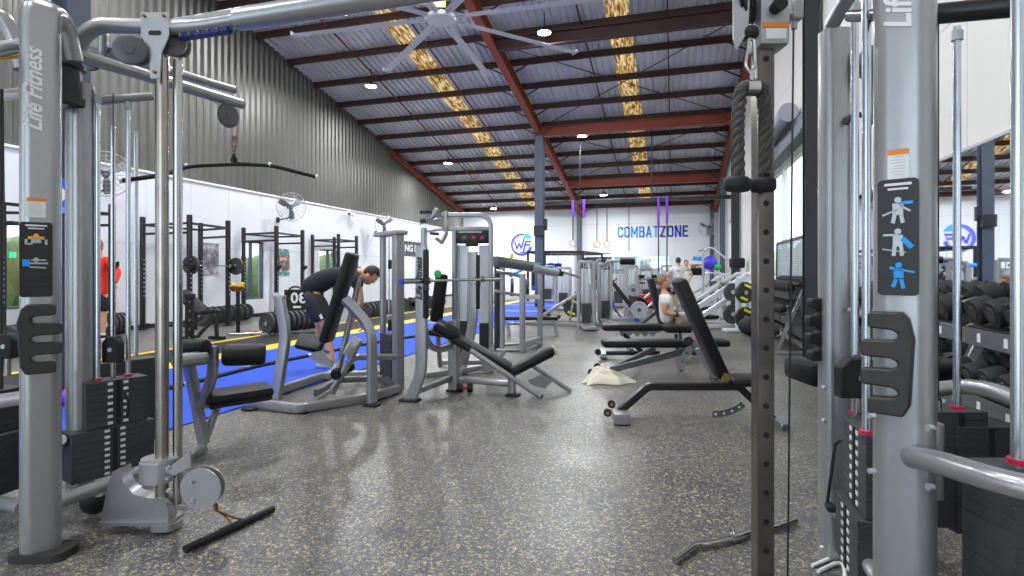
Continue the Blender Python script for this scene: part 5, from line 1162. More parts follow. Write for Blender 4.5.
# the person in red, behind the left tower
zR = 10.4
def q(px, py, dz=0): return P(px+5, py, zR+dz)
Jr = dict(pelvis=q(94, 291), mid=q(94, 280), chest=q(94, 266), neck=q(94, 254), head=q(93.5, 245.5),
          shoulder_r=q(103, 259), shoulder_l=q(85, 259), elbow_r=q(112.5, 273, -.05), elbow_l=q(78, 274), wrist_r=q(109, 285, -.25), wrist_l=q(80, 288, -.1),
          hip_r=q(98.5, 294), hip_l=q(89.5, 294), knee_r=q(98.5, 315), knee_l=q(88, 315), ankle_r=q(98, 336), ankle_l=q(86, 336), toe_r=q(98, 336, .25), toe_l=q(86, 336, .25))
for s in 'rl': Jr['ankle_'+s].z = .085; Jr['toe_'+s].z = .03
person('person in bright red long sleeved top and black shorts walking behind the left tower', Jr, 'shirt_red', 'cloth_black', 'hair_short', -nn, Z_, (Jr['pelvis'].x, Jr['pelvis'].y, 0), 1.0, shoes='label_white', curl=.4)
# ================================================================== SQUAT RACKS AND THE LEFT WALL
def wl(px, off=0.01):
    "depth of the left wall at a picture column"
    a = (px-512)/F; return -(XL+off)/(ST-a*CT)*1.0 if False else (XL+off)/(a*CT-ST)
def onwall(px, py, off=.01): return P(px, py, wl(px, off))
def squat_rack(lab, fr, re, group=None, hooks=1.45):
    "fr: two front feet, re: two rear feet (x, y)"
    t = thing('squat_rack', lab, 'squat rack', (fr[0][0], fr[0][1], 0), group); H_ = 2.5
    for (x, y) in fr+re:
        m = M(); m.box((x, y, H_/2), (.085, .085, H_), None, .006); u = m.build('upright', 'black_metal', t)
        m = M(); m.box((x, y, .012), (.17, .17, .02), None, .004); m.build('foot_plate', 'black_metal', u)
        for k in range(9):
            m = M(); m.box((x+.0435, y-.0, .75+k*.1), (.002, .03, .03), None, 0); m.box((x, y-.0435, .75+k*.1), (.03, .002, .03), None, 0) if 0 else None; m.build('hole_mark', 'zinc', u)
    for a, b, z in ((fr[0], fr[1], 2.32), (re[0], re[1], 2.32), (fr[0], re[0], 2.32), (fr[1], re[1], 2.32), (fr[0], re[0], 2.12), (fr[1], re[1], 2.12), (fr[0], re[0], .12), (fr[1], re[1], .12)):
        m = M(); m.beam((a[0], a[1], z), (b[0], b[1], z), .045, .05, .004); m.build('cross_bar', 'black_metal', t)
    for (x, y) in fr:
        m = M(); m.box((x+.07, y, hooks-.05), (.06, .06, .12), None, .008); m.box((x+.12, y, hooks-.06), (.05, .05, .03), None, .006); m.box((x+.14, y, hooks-.02), (.015, .05, .08), None, .004); m.build('bar_hook', 'rubber', t)
    return t
def XY(px, z): p = P(px, 272, z); return (p.x, p.y)
squat_rack('black squat rack nearest on the left wall, holding plates behind the rods', [XY(112, 9.9), (-9.8, 5.2)], [(-11.3, 6.7), (-11.3, 5.2)])
squat_rack('black squat rack with the loaded barbell on its hooks', [XY(189.5, 11.7), XY(228, 13.05)], [(-11.3, 9.35), (-11.3, 10.9)])
squat_rack('black squat rack standing in front of the left wall window', [XY(276.4, 14.6), XY(302.5, 16.0)], [(-11.37, 12.4), (-11.37, 13.7)])
squat_rack('farthest black squat rack, behind the bending man', [XY(338.5, 17.7), XY(356.5, 18.6)], [(-11.37, 15.4), (-11.37, 16.6)])
# loaded barbell on the hooks
def barbell(lab, a, b, plates=(), nm='barbell'):
    a, b = V(a), V(b); d = (b-a).normalized(); t = thing(nm, lab, 'barbell', (a+b)/2)
    m = M(); m.cyl(a, b, .0145, n=10); m.build('shaft', 'chrome', t)
    for p, s in ((a, 1), (b, -1)):
        m = M(); m.cyl(p, p+d*s*.42, .025, n=12); m.cyl(p+d*s*.42, p+d*s*.45, .036, n=12); m.build('sleeve', 'chrome', t)
    return a, b, d
pa, pb = P(191, 265, 11.75), P(236, 266.3, 13.1); d = (pb-pa).normalized()
barbell('chrome barbell racked on the squat rack hooks with a black plate on each end', pa-d*.25, pb+d*.25)
plate('round black plate on the near end of the racked barbell', pa, d, .205, .05); plate('round black plate on the far end of the racked barbell', pb, d, .205, .05)
# rows of bumper plates on low rails
def plate_row(n, a, b, R, lab, grp, marks=None, mt_='plate_black'):
    a, b = V(a), V(b); d = (b-a).normalized(); first = None
    for i in range(n):
        c = a.lerp(b, i/(n-1)); c.z = R+.012
        if first is None:
            first = plate(lab, c, d, R, .062, mt_, None, grp)
            if marks: first['label'] = marks[0]; x = d.cross(Z_); q = M(); q.prism([(-.10, -.02), (.10, -.02), (.09, .03), (-.09, .03)], c-d*.033+V((0, 0, .11)), x, Z_, .003); q.build('colour_mark', marks[1], first)
        else:
            p = first.copy(); C.objects.link(p); p.location = c; p['label'] = lab
            for ch in first.children:
                if ch.name.startswith('hub'): k = ch.copy(); C.objects.link(k); k.parent = p
plate_row(12, P(267, 320, 11.1), P(321, 320, 12.3), .225, 'thick black bumper plate standing in the long row beside the bending man', 'bumper plates in the row beside the bending man')
plate_row(9, P(201, 310, 13.0), P(246, 310, 14.6), .215, 'black bumper plate in the row on the low rack behind the incline bench', 'bumper plates behind the black incline bench', ('black bumper plate with yellow-green mark at the near end of its row', 'yellow_green'))
plate_row(7, P(364, 310, 14.8), P(388, 310, 16.4), .225, 'black bumper plate in the row right of the bending man', 'bumper plates right of the bending man')
plate_row(7, P(404, 305, 17.5), P(440, 304, 19.8), .225, 'black bumper plate in the far row along the turf seen past the stack tower', 'bumper plates in the far row along the turf')
plate_row(4, P(108, 318, 10.9), P(121, 318, 11.2), .225, 'black bumper plate standing by the legs of the person in red', 'bumper plates beside the person in red')
plate_row(4, P(6, 302, 8.4), P(24, 302, 8.8), .225, 'black bumper plate behind the lettered column at the left edge', 'bumper plates behind the left column')
def low_rail(a, b, lab):
    a, b = V(a), V(b); t = thing('plate_rail', lab, 'rack', ((a+b)/2).xy.to_3d()); d = (b-a).normalized(); n = V((-d.y, d.x, 0))
    for s in (-1, 1):
        m = M(); m.beam(V((a.x, a.y, .03))+n*s*.16, V((b.x, b.y, .03))+n*s*.16, .03, .05, .004); m.build('rail', 'silver_light', t)
low_rail(P(256, 330, 11.0), P(330, 330, 12.5), 'low metal rail under the long row of bumper plates')
o = barbell('barbell lying on the floor in front of the bumper plate row', G(228, 336.5)+V((0, 0, .04)), G(326, 333)+V((0, 0, .04)))
for px in (256, 262):
    pass
m = M(); m.beam(G(249, 334.5)+V((0, 0, .04)), G(258, 334)+V((0, 0, .04)), .09, .07, .008); o = m.build('foam_block', 'red', o=G(253, 335)); tag(o, 'short red block on the floor beneath the barbell shaft', 'block')
# long padded bar on the turf
t = thing('battle_rope', 'long thick black rope with white bands stretched along the blue turf', 'rope', G(312, 356))
p = [G(120, 402)+V((0, 0, .03)), G(190, 386)+V((0, 0, .03)), G(250, 370)+V((0, 0, .03)), G(312, 357)+V((0, 0, .03)), G(365, 346)+V((0, 0, .03)), G(414, 338)+V((0, 0, .03))]
m = M(); m.tube(bend(p, .3), .030, 12); m.build('rope', 'rubber', t)
for i in (1, 2, 3, 4):
    c = p[i]; d = (p[i+1]-p[i]).normalized(); m = M(); m.cyl(c-d*.10, c+d*.04, .032, n=12); m.build('white_band', 'zinc', t)
# black incline bench by the racks
t = thing('incline_bench', 'black adjustable bench with raised back beside the squat rack uprights', 'weight bench', G(205, 344)); z = 10.3
wv = V((.3, .95, 0)); pad(t, P(180, 292, z), P(203, 312, z), wv, .28, .08, 'back_pad', .025); pad(t, P(203, 313, z), P(219, 311, z), wv, .28, .08, 'seat', .025)
m = M(); m.beam(P(184, 338, z), P(200, 336, z), .06, .06, .008); m.beam(P(199, 335, z), P(215, 317, z), .06, .06, .008); m.beam(P(186, 330, z), P(203, 316, z), .05, .05, .008); m.beam(P(216, 316, z), P(217, 338, z), .06, .06, .008); m.beam(P(194, 305, z), P(196, 330, z), .04, .05, .008); each(m, 'frame_tube', 'black_metal', t)
m = M(); m.box(V((*XY(217, z+.1), .04)), (.35, .08, .06), None, .01); m.build('foot', 'black_metal', t); m = M(); m.box(V((*XY(186, z), .04)), (.35, .08, .06), None, .01); m.build('foot', 'black_metal', t)
t = thing('safety_stand', 'tall dark perforated stand in front of the black incline bench', 'stand', G(189.5, 349)); z = 8.95
m = M(); m.sweep([G(189.5, 349), P(189.5, 296, z)], rr(.11, .09, .01), up=Y_); m.build('post', 'black_metal', t)
for k in range(5):
    m = M(); m.box(P(189.5, 302+k*9, z-.055), (.03, .008, .03), R45, .002); m.build('hole_mark', 'silver_dark', t)
m = M(); m.box(P(190, 345, z), (.3, .3, .04), None, .01); m.build('base', 'black_metal', t)
m = M(); m.box(P(189.5, 296, z), (.14, .12, .08), R45, .01); m.build('top_cap', 'rubber', t)
# chalk stand
t = thing('chalk_stand', 'slim black stand with a brown bowl and yellow things on top', 'stand', G(238, 334)); z = 11.3
m = M(); m.sweep([G(238, 334), P(238, 291, z)], rr(.07, .05, .01), up=Y_); m.build('pole', 'black_metal', t)
m = M(); m.lathe([(.09, 0), (.13, .04), (.145, .10), (.14, .11), (.12, .05), (.0, .03)], P(237, 291.5, z), Z_, 20); m.build('bowl', 'copper', t)
m = M(); m.box(P(242, 284.5, z), (.07, .08, .09), (0, .2, .3), .01); m.ball(P(234, 285, z), .05, 10); each(m, 'content', 'yellow', t)
m = M(); m.box(V((*XY(238, z), .02)), (.3, .3, .03), None, .01); m.build('base', 'black_metal', t)
# black box with white numerals
t = thing('plyo_box', 'black box with big white numerals behind the bumper plates', 'box', V((*XY(297, 12.9), 0))); z = 12.9
m = M(); b = V((*XY(297, z+.15), .0)); m.sweep([b+V((0, 0, .02)), b+V((0, 0, .86))], rr(.50, .34, .05, 4), up=Y_); m.build('body', 'cloth_black', t)
m = M(); m.tube(bend([P(287, 293, z-.05), P(291, 287, z-.05), P(299, 286.5, z-.05), P(303, 291, z-.05)], .1), .022, 8); m.build('handle', 'charcoal', t)
word('30', .34, 'label_white', t, P(298.3, 298.5, z-.22), -rt, Z_, 'numerals', .004, 0, 1.05, .008)
m = M(); m.prism(rr(.18, .05, .004), P(297, 307, z-.22), rt, Z_, .008); m.build('small_label', 'label_white', t)
# wall fans
def wall_fan(lab, c, aim, r, wall):
    c = V(c); aim = V(aim).normalized(); t = thing('wall_fan', lab, 'fan', c)
    m = M()
    for k in range(5): m.torus(c+aim*(.05-.012*k)*r*2.5, aim, r*(.25+.19*k), .0045, 26, 4)
    for k in range(16):
        a = 2*PI*k/16; x = aim.cross(Z_).normalized(); y = x.cross(aim)
        d = x*math.cos(a)+y*math.sin(a); m.tube([c+aim*.12*r, c+d*r*.6+aim*.10*r, c+d*r, c+d*r*.6-aim*.35*r, c-aim*.45*r], .0035, 4)
    m.torus(c, aim, r, .011, 30, 6); m.build('guard', 'zinc', t)
    x = aim.cross(Z_).normalized(); y = x.cross(aim)
    for k in range(3):
        a = 2*PI*k/3+.4; d = x*math.cos(a)+y*math.sin(a); e = (x*math.cos(a+PI/2)+y*math.sin(a+PI/2))
        m = M(); m.prism([(.05, -.03), (r*.5, -.09), (r*.9, -.06), (r*.9, .08), (r*.5, .09), (.05, .04)], c-aim*.05, d, (e+aim*.4).normalized(), .006); m.build('blade', 'silver_dark', t)
    m = M(); m.cyl(c-aim*.42*r-aim*.08, c, .075, .065, 14); m.build('motor', 'black_metal', t)
    b = c-aim*.35*r-V((0, 0, .05)); wv = V(wall)
    m = M(); m.tube(bend([b, b-V((0, 0, .28)), wv], .1), .022, 8); m.build('bracket', 'black_metal', t)
    m = M(); m.box(wv, (.06, .1, .16) if abs(wv.x) > 3 else (.06, .1, .16), None, .01); m.build('wall_plate', 'black_metal', t)
p = P(291.5, 207, 16.4); wall_fan('wall fan over the racks, between the two windows', p, (.8, -.55, -.12), .42, onwall(278, 220, .04))
p = P(385, 224, 21.6); wall_fan('farther wall fan above the silver stack tower', p, (.8, -.55, -.12), .42, onwall(376, 233, .04))
p = P(106, 174, 10.9); wall_fan('wall fan seen through the guide rods of the left tower', p, (.8, -.55, -.12), .44, V((XL+.04, p.y-.15, p.z-.45)))
p = P(707, 227, 25.5); wall_fan('wall fan on the right side near the back corner', p, (-.6, -.8, -.1), .45, V((XR-.33, p.y+.35, p.z-.4)))
# camera, posters, signs
t = thing('security_camera', 'small white camera on the left wall under the ribbed sheet', 'camera', onwall(351, 214)); c = onwall(351, 214, .18)
m = M(); m.box(c, (.16, .34, .14), (0, .1, .2), .02); m.build('body', 'white', t); m = M(); m.tube([c, onwall(347, 211, .0)], .03, 8); m.build('bracket', 'white', t); m = M(); m.cyl(c+V((.03, -.16, -.01)), c+V((.04, -.19, -.015)), .045, n=12); m.build('lens', 'black_metal', t)
def poster(lab, x0, x1, y0, y1, mt_, nm='poster', frame=None, off=.015):
    a, b = onwall(x0, y0, off), onwall(x1, y1, off); zt = HC-(y0-HY)/F*wl((x0+x1)/2, off); zb = HC-(y1-HY)/F*wl((x0+x1)/2, off)
    t = thing(nm, lab, nm.replace('_', ' '), (XL, (a.y+b.y)/2, zb)); m = M(); m.box((XL+off, (a.y+b.y)/2, (zt+zb)/2), (.02, abs(b.y-a.y), zt-zb), None, .002); m.build('print', mt_, t)
    return t, (a.y+b.y)/2, (zt+zb)/2, abs(b.y-a.y), zt-zb
poster('grey photo poster on the white wall between rack uprights', 201.5, 218.5, 243, 274, 'poster_grey')
t, y, z, w_, h_ = poster('colourful poster with teal edge right of the window', 279, 289.5, 249, 275, 'poster_teal')
m = M(); m.box((XL+.03, y, z+h_*.36), (.006, w_*.86, h_*.12), None, 0); m.box((XL+.03, y, z-h_*.42), (.006, w_*.9, h_*.07), None, 0); each(m, 'lettering_band', 'teal', t)
poster('small grey poster on the left wall behind the farthest rack', 331, 338, 252, 263, 'poster_grey')
t, y, z, w_, h_ = poster('dark banner with white capitals NG P on the left wall', 398, 424, 241.5, 256, 'charcoal', 'banner')
word('NG P', .42, 'label_white', t, (XL+.04, y-.12, z), Y_, Z_, 'lettering', .004, 0, 1.25, .01)
t, y, z, w_, h_ = poster('green exit sign high on the wall left of the lettered column', 9.5, 16, 252, 258, 'green_sign', 'exit_sign')
m = M(); m.box((XL+.04, y, z), (.006, w_*.3, h_*.6), None, 0); m.build('running_figure', 'label_white', t)
t = thing('wall_sign', 'blue and white notice fixed to the blue steel column by the left tower', 'sign', P(60, 197, 5.1)); c = P(61, 196, 5.12)
m = M(); m.box(c, (.10, .012, .32), R45, .003); m.build('board', 'blue', t); m = M(); m.lathe([(.0, 0), (.075, 0), (.075, .004)], c+nn*.008, nn, 20) if 0 else m.box(c+nn*.008+V((0, 0, -.135)), (.10, .003, .05), R45, 0); m.build('strip', 'blue_bright', t); m = M(); m.prism([(-.05, .0), (-.03, .08), (.0, .09), (.04, .04), (.045, -.03), (.01, -.08), (-.03, -.07)], c+nn*.009+V((0, 0, .01)), rt, Z_, .003); m.build('emblem', 'label_white', t)
m = M(); m.tube([G(52, 408)+V((0, 0, .08)), G(70, 406)+V((0, 0, .08))], .075, 16); o = m.build('foam_roller', 'purple', o=G(61, 407)); tag(o, 'purple foam roller on the floor behind the left tower', 'foam roller')
# ================================================================== BACK WALL AND HANGING GEAR
def bk(px, py, off=.02):
    a = (px-512)/F; return P(px, py, (YB-off)/(CT+a*ST))
def letters(txt, x0, x1, yc, h, mt_, lab):
    t = thing('wall_lettering', lab, 'lettering', bk((x0+x1)/2, yc)); wd = (bk(x1, yc)-bk(x0, yc)).length
    G_ = dict(C=(.48, [[(.48, .72), (.48, .88), (.38, 1), (.1, 1), (0, .88), (0, .12), (.1, 0), (.38, 0), (.48, .12), (.48, .28)]]), O=(.48, [[(.1, 1), (.38, 1), (.48, .88), (.48, .12), (.38, 0), (.1, 0), (0, .12), (0, .88), (.1, 1)]]),
        M=(.66, [[(0, -.06), (0, 1.0), (.33, .3), (.66, 1.0), (.66, -.06)]]), B=(.48, [[(0, 0), (0, 1), (.36, 1), (.46, .88), (.46, .64), (.36, .53), (0, .53)], [(.36, .53), (.48, .42), (.48, .12), (.38, 0), (0, 0)]]),
        A=(.54, [[(0, -.06), (.27, 1.0), (.54, -.06)], [(.1, .28), (.44, .28)]]), T=(.50, [[(0, 1), (.5, 1)], [(.25, 1), (.25, -.06)]]), Z=(.46, [[(0, 1), (.46, 1), (.02, .0), (.48, 0)]]), N=(.48, [[(0, -.06), (0, 1.03), (.48, -.03), (.48, 1.06)]]), E=(.42, [[(.42, 1), (0, 1), (0, 0), (.42, 0)], [(0, .51), (.36, .51)]]))
    m = M(); x_ = 0
    for ch in txt:
        w__, st = G_[ch]
        for pl in st:
            for i in range(len(pl)-1):
                a_, b_ = V((x_+pl[i][0], 0, pl[i][1])), V((x_+pl[i+1][0], 0, pl[i+1][1])); e_ = (b_-a_).normalized()*.05; m.beam(a_-e_, b_+e_, .175, .02, 0, up=Y_)
        x_ += w__+.32
    o = m.build('letters', mt_, t, o=(0, 0, 0))
    me = o.data; xs = [v.co.x for v in me.vertices]; zs = [v.co.z for v in me.vertices]; sx_ = wd/(max(xs)-min(xs)); sz_ = h/(max(zs)-min(zs)); cx, cz_ = (max(xs)+min(xs))/2, (max(zs)+min(zs))/2; cy = sum(v.co.y for v in me.vertices)/len(me.vertices)
    for v in me.vertices: v.co = V(((v.co.x-cx)*sx_, v.co.y-cy, (v.co.z-cz_)*sz_))
letters('COMBAT', 617.5, 658.2, 232, .60, 'blue_bright', 'light blue capitals COMBAT on the white back wall'); letters('ZONE', 659.6, 688, 231.2, .60, 'logo_blue', 'dark blue capitals ZONE on the white back wall')
t = thing('wall_logo', 'round blue WF emblem painted on the back wall', 'logo', bk(521.5, 244.5)); c = bk(521.5, 244.5); R_ = .63
m = M(); arc_ladder(m, c, R_*.90, 75, 345, X_, Z_, R_*.17, .02, 40); m.build('ring', 'logo_blue', t)
m = M(); arc_ladder(m, c, R_*.75, 80, 372, X_, Z_, R_*.03, .02, 40); m.build('inner_ring', 'logo_blue', t)
m = M(); m.prism([(R_*.12, R_*.52), (R_*.38, R_*1.0), (R_*.62, R_*.92), (R_*.9, R_*.62), (R_*.95, R_*.50)], c, X_, Z_, .022); m.build('wedge', 'blue_bright', t)
m = M(); k = R_
for x0, y0, x1, y1 in ((-.62, .28, -.42, -.38), (-.42, -.38, -.20, .12), (-.20, .12, -.02, -.38), (-.02, -.38, .22, .50), (.14, -.75, .40, .28), (.40, .26, .88, .26), (.30, -.04, .70, -.04)): m.beam(c+X_*x0*k+Z_*y0*k, c+X_*x1*k+Z_*y1*k, .085, .022, 0, up=Y_)
m.build('monogram', 'logo_blue', t)
o = thing('wall_notice', 'pale blue notice board on the back wall beside the exercise ball', 'notice', bk(697, 267)); m = M(); m.box(bk(697, 268, .03), (.72, .02, .72), None, .004); m.build('board', 'white', o); m = M(); m.box(bk(697, 268, .045), (.66, .01, .4), None, .0); m.build('picture', 'poster_teal', o)
for px in (695, 700): m = M(); m.box(bk(px, 258.5, .03), (.2, .02, .2), None, .002); m.build('tile', 'blue_bright', o)
# hanging beam, straps and rings
t = thing('suspension_rig', 'long dark beam slung across the hall below the roof', 'rig beam', (-1.5, 20.4, 3.88)); m = M(); m.beam((-4.75, 20.4, 3.88), (1.95, 20.4, 3.88), .12, .13, .006); m.build('beam', 'black_metal', t)
for x in (-3.4, -.8, 1.7): m = M(); m.cyl((x, 20.4, 3.94), (x, 20.4, roof(20.4)-.2), .02, n=8); m.build('hanger', 'black_metal', t)
def bx(px): a = (px-512)/F; z = 20.4/(CT+a*ST); return (a*CT-ST)*z, z
def hang(px, yend, lab, purple=14, ring=None, wd=.05):
    x, z = bx(px); zt = 3.82; ze = HC-(yend-HY)/F*z; t = thing('hanging_strap', lab, 'strap', (x, 20.4, ze))
    if purple: m = M(); m.box((x, 20.4, 3.9-purple*z/F/2), (.085, .15, purple*z/F+.14), None, .004); m.build('sling', 'purple', t)
    m = M(); m.beam((x, 20.4, zt), (x, 20.4, ze), wd, .012, .0, up=Y_); m.build('webbing', 'charcoal', t)
    if ring:
        rg = thing('gym_ring', ring, 'gym ring', (x, 20.4, ze-.13)); m = M(); m.torus((x, 20.4, ze-.12), (.25, -.97, 0), .115, .02, 24, 8); m.build('ring', 'wood', rg)
hang(573, 240, 'purple topped strap holding the leftmost ring', 12, 'leftmost wooden gym ring on the purple strap'); hang(584, 214, 'short purple strap just right of the leftmost ring strap', 14)
hang(597, 241, 'thin dark strap of the middle gym ring', 0, 'wooden gym ring in the middle of the hanging three', .035); hang(607, 241, 'thin dark strap of the right gym ring', 0, 'rightmost wooden gym ring of the three', .035)
hang(629, 251, 'plain thin rope hanging over the back mirror', 0, None, .03); hang(658.5, 272, 'long strap with purple top crossing the blue lettering, left one', 26, None, .045); hang(667, 272, 'long strap with purple top crossing the blue lettering, right one', 22, None, .045)
# big ceiling fan
def ceiling_fan():
    hc = P(441, 18, 11.0); t = thing('ceiling_fan', 'huge pale eight bladed ceiling fan under the roof', 'fan', hc)
    rx, ry = rt, -nn
    for k in range(8):
        a = math.radians(31+45*k); d = rx*math.cos(a)+ry*math.sin(a); e = rx*-math.sin(a)+ry*math.cos(a)
        m = M(); pr = [(-.09, 0), (-.04, .022), (.05, .018), (.09, -.004), (.03, -.004), (-.05, -.012)]
        m.sweep([hc+d*.32, hc+d*3.35], [(x*1.0, y) for x, y in pr], up=Z_); b = m.build('blade', 'fan_white', t)
        m = M(); m.prism([(-.10, -.03), (.10, -.03), (.11, .05), (-.09, .05)], hc+d*3.36, e, Z_, .02); m.build('blade_tip', 'fan_white', b)
        m = M(); m.beam(hc+d*.12, hc+d*.5, .06, .03, .004); m.build('blade_bracket', 'zinc', b)
    m = M(); m.lathe([(.10, -.06), (.28, -.05), (.30, 0), (.28, .04), (.12, .06)], hc, Z_, 28); m.build('hub', 'white_metal', t)
    m = M(); m.lathe([(.16, .06), (.20, .10), (.20, .42), (.12, .5), (.06, .52)], hc, Z_, 24); mo = m.build('motor', 'charcoal', t)
    m = M(); m.cyl(hc+Z_*.5, hc+Z_*(roof(hc.y)-hc.z-.2), .05, n=12); m.build('down_rod', 'charcoal', t)
    f = hc+nn*.21; m = M(); m.box(f+Z_*.36-rt*.03, (.30, .012, .50), R45, .004); w_ = m.build('warning_tag', 'yellow', t); m = M(); m.box(f+Z_*.36-rt*.03+nn*.008, (.19, .008, .46), R45, .002); m.build('tag_panel', 'label_white', w_)
ceiling_fan()
# ================================================================== FAR MACHINES
def cable_column(lab, px, zc, top, w=.42, h=None, base=None, cat='exercise machine', roll=None):
    "slim selector tower: frame, shroud, stack and rods, with an arm"
    b = V((*XY(px, zc), 0)); zt = HC-(top-HY)/F*zc; t = thing('cable_column', lab, cat, b)
    for s in (-1, 1):
        m = M(); m.sweep([b+rt*s*w/2, b+rt*s*w/2+V((0, 0, zt))], rr(.08, .10, .02), up=Y_); m.build('upright', 'silver_light', t)
    m = M(); m.beam(b-rt*w/2+V((0, 0, zt)), b+rt*w/2+V((0, 0, zt)), .10, .08, .02); m.build('head_tube', 'silver_light', t)
    m = M(); m.box(b+V((0, .04, zt*.55)), (w-.1, .03, zt*.7), R45, .01); m.build('shroud', 'white_metal', t)
    for k in (-.06, .06): m = M(); m.cyl(b+rt*k+nn*.05+V((0, 0, .2)), b+rt*k+nn*.05+V((0, 0, zt)), .011, n=6); m.build('guide_rod', 'rod', t)
    for i in range(9): m = M(); m.box(b+nn*.05+V((0, 0, .14+.05*i)), (w*.6, .12, .044), R45, .004); m.build('weight_plate', 'plate_black', t)
    m = M(); m.box(b+nn*.3+V((0, 0, .06)), (w*.9, .9, .08), R45, .02); m.build('base', 'silver', t)
    return t, b, zt
t, b, zt = cable_column('silver selector tower left of the hack machine, nearer one', 586, 12.6, 262, .34)
m = M(); m.tube(bend([b+V((0, 0, zt-.1)), b+nn*.5+V((0, 0, zt-.05)), b+nn*.6+V((0, 0, zt-.5))], .1), .03, 8); m.build('arm', 'silver', t)
t, b, zt = cable_column('silver selector tower with raised arm and black foam roller', 605, 13.8, 264, .30)
m = M(); m.tube(bend([P(603, 266, 13.6), P(608, 261, 13.5), P(622, 261, 13.4), P(626, 262, 13.4)], .2), .035, 8); m.build('lever_arm', 'silver', t); roller(t, P(620, 261.5, 13.3), P(635, 262, 13.3), .075)
t, b, zt = cable_column('pale selector tower beside the black cage', 563, 19, 268, .5); t, b, zt = cable_column('second pale selector tower just in front of the black cage', 548, 23.6, 266, .5)
t, b, zt = cable_column('small silver tower behind the grey plates machine', 618, 20.5, 270, .5)
t, b, zt = cable_column('small silver tower in front of the back mirror', 646, 23, 268, .5)
# plate loaded leg press with yellow marked plates
def leg_press(lab, px, zc, yaw, s=1.0, mt_='silver_light'):
    o = V((*XY(px, zc), 0)); t = thing('leg_press', lab, 'exercise machine', o); c, n = math.cos(yaw), math.sin(yaw)
    ax = rt*c+V((-rt.y, rt.x, 0))*n; ay = V((-ax.y, ax.x, 0)); W3 = lambda x, y, z: o+ax*x*s+ay*y*s+Z_*z*s
    for y in (-.36, .36):
        m = M(); m.beam(W3(-.95, y, .06), W3(.95, y, .06), .07*s, .09*s, .012); m.build('floor_rail', mt_, t)
        m = M(); m.beam(W3(-.75, y, .22), W3(.80, y, 1.18), .07*s, .09*s, .012); m.build('sled_rail', mt_, t)
        m = M(); m.beam(W3(.80, y, .08), W3(.80, y, 1.2), .08*s, .09*s, .012); m.build('upright', mt_, t)
        m = M(); m.beam(W3(.1, y, .08), W3(.25, y, .84), .05*s, .06*s, .01); m.build('brace', mt_, t)
    m = M(); m.beam(W3(.80, -.36, 1.18), W3(.80, .36, 1.18), .08*s, .08*s, .01); m.beam(W3(-.9, -.36, .08), W3(-.9, .36, .08), .07*s, .07*s, .01); m.beam(W3(.9, -.36, .08), W3(.9, .36, .08), .07*s, .07*s, .01); each(m, 'cross_member', mt_, t)
    m = M(); m.beam(W3(.25, 0, .95), W3(.50, 0, .60), .62*s, .04, .01, up=ax*.6+Z_*.8); m.build('foot_plate', 'silver_dark', t)
    m = M(); m.cyl(W3(.42, -.62, .86), W3(.42, .62, .86), .03*s, n=10); m.build('weight_peg', 'chrome', t)
    pad(t, W3(-.85, 0, .62), W3(-.45, 0, .22), ay, .40*s, .09, 'back_pad', .03); pad(t, W3(-.45, 0, .22), W3(-.15, 0, .24), ay, .38*s, .08, 'seat', .03)
    return t, W3, ay
t, W3, ay = leg_press('plate loaded press with yellow marked plate, left of the silver towers', 566, 13.3, -.15, .85)
plate('black plate with two yellow blocks on the left press machine', P(573, 307.6, 13.0), (.35, -.94, 0), .225, .07, 'plate_black', 'yellow_green'); plate('second yellow marked plate just behind the one on the left press', P(583, 304, 13.4), (.35, -.94, 0), .215, .06, 'plate_black', 'yellow_green')
t, W3, ay = leg_press('large pale leg press against the right wall with plates on its pegs', 722, 12.75, .12, 1.05, 'white_metal')
t, W3, ay = leg_press('second pale leg press behind the large one on the right', 716, 15.6, .1, 1.05, 'white_metal')
t, W3, ay = leg_press('third pale press machine deep along the right wall', 706, 20.4, .1, 1.0, 'white_metal')
ax_ = rt*.25-V((-rt.y, rt.x, 0))*.97
plate('upper grey plate with yellow blocks on the right leg press', P(745, 292.6, 11.55), ax_, .225, .07, 'rubber_grey', 'yellow_green'); plate('lower grey plate with yellow blocks on the right leg press', P(744.5, 317.5, 11.55), ax_, .225, .07, 'rubber_grey', 'yellow_green')
plate('upper plain black plate behind the yellow marked ones', P(732, 292, 12.2), ax_, .20, .07); plate('lower plain black plate behind the yellow marked ones', P(732, 314, 12.2), ax_, .22, .07)
t = thing('storage_tree', 'pale upright carrying four plates beside the right leg press', 'plate rack', V((*XY(738, 11.72), 0))); b = V((*XY(738, 11.72), 0))
m = M(); m.sweep([b, b+V((0, 0, 1.15))], rr(.10, .10, .02), up=Y_); m.build('post', 'white_metal', t); m = M(); m.box(b+V((0, 0, .04)), (.6, .3, .07), R45, .02); m.build('base', 'white_metal', t)
for z, y in ((292.6, .84), (317.5, .30)):
    m = M(); m.cyl(b+V((0, 0, y+.01)), P(745, z, 11.45), .024, n=10); m.build('peg', 'chrome', t)
t = thing('lever_machine', 'thin raised grey arm machine beside the exercise ball', 'exercise machine', V((*XY(704, 17.5), 0)))
m = M(); m.tube(bend([V((*XY(703, 17.5), 0)), P(703, 250, 17.5), P(712, 247, 17.4), P(735, 266, 16.5)], .15), .032, 10); m.build('arm', 'zinc', t); m = M(); m.tube([P(699, 251, 17.5), P(706, 249, 17.5)], .03, 8); m.build('handle', 'zinc', t); m = M(); m.box(P(737, 263, 16.3), (.4, .3, .3), R45, .06); m.build('head_pad', 'cloth_black', t)
m = M(); m.beam(V((*XY(699, 17.3), .05)), V((*XY(720, 17.3), .05)), .6, .1, .03); m.build('base', 'white_metal', t)
t, W3, ay = leg_press('small pale press machine in front of the back mirror', 655, 17.5, .5, .8)
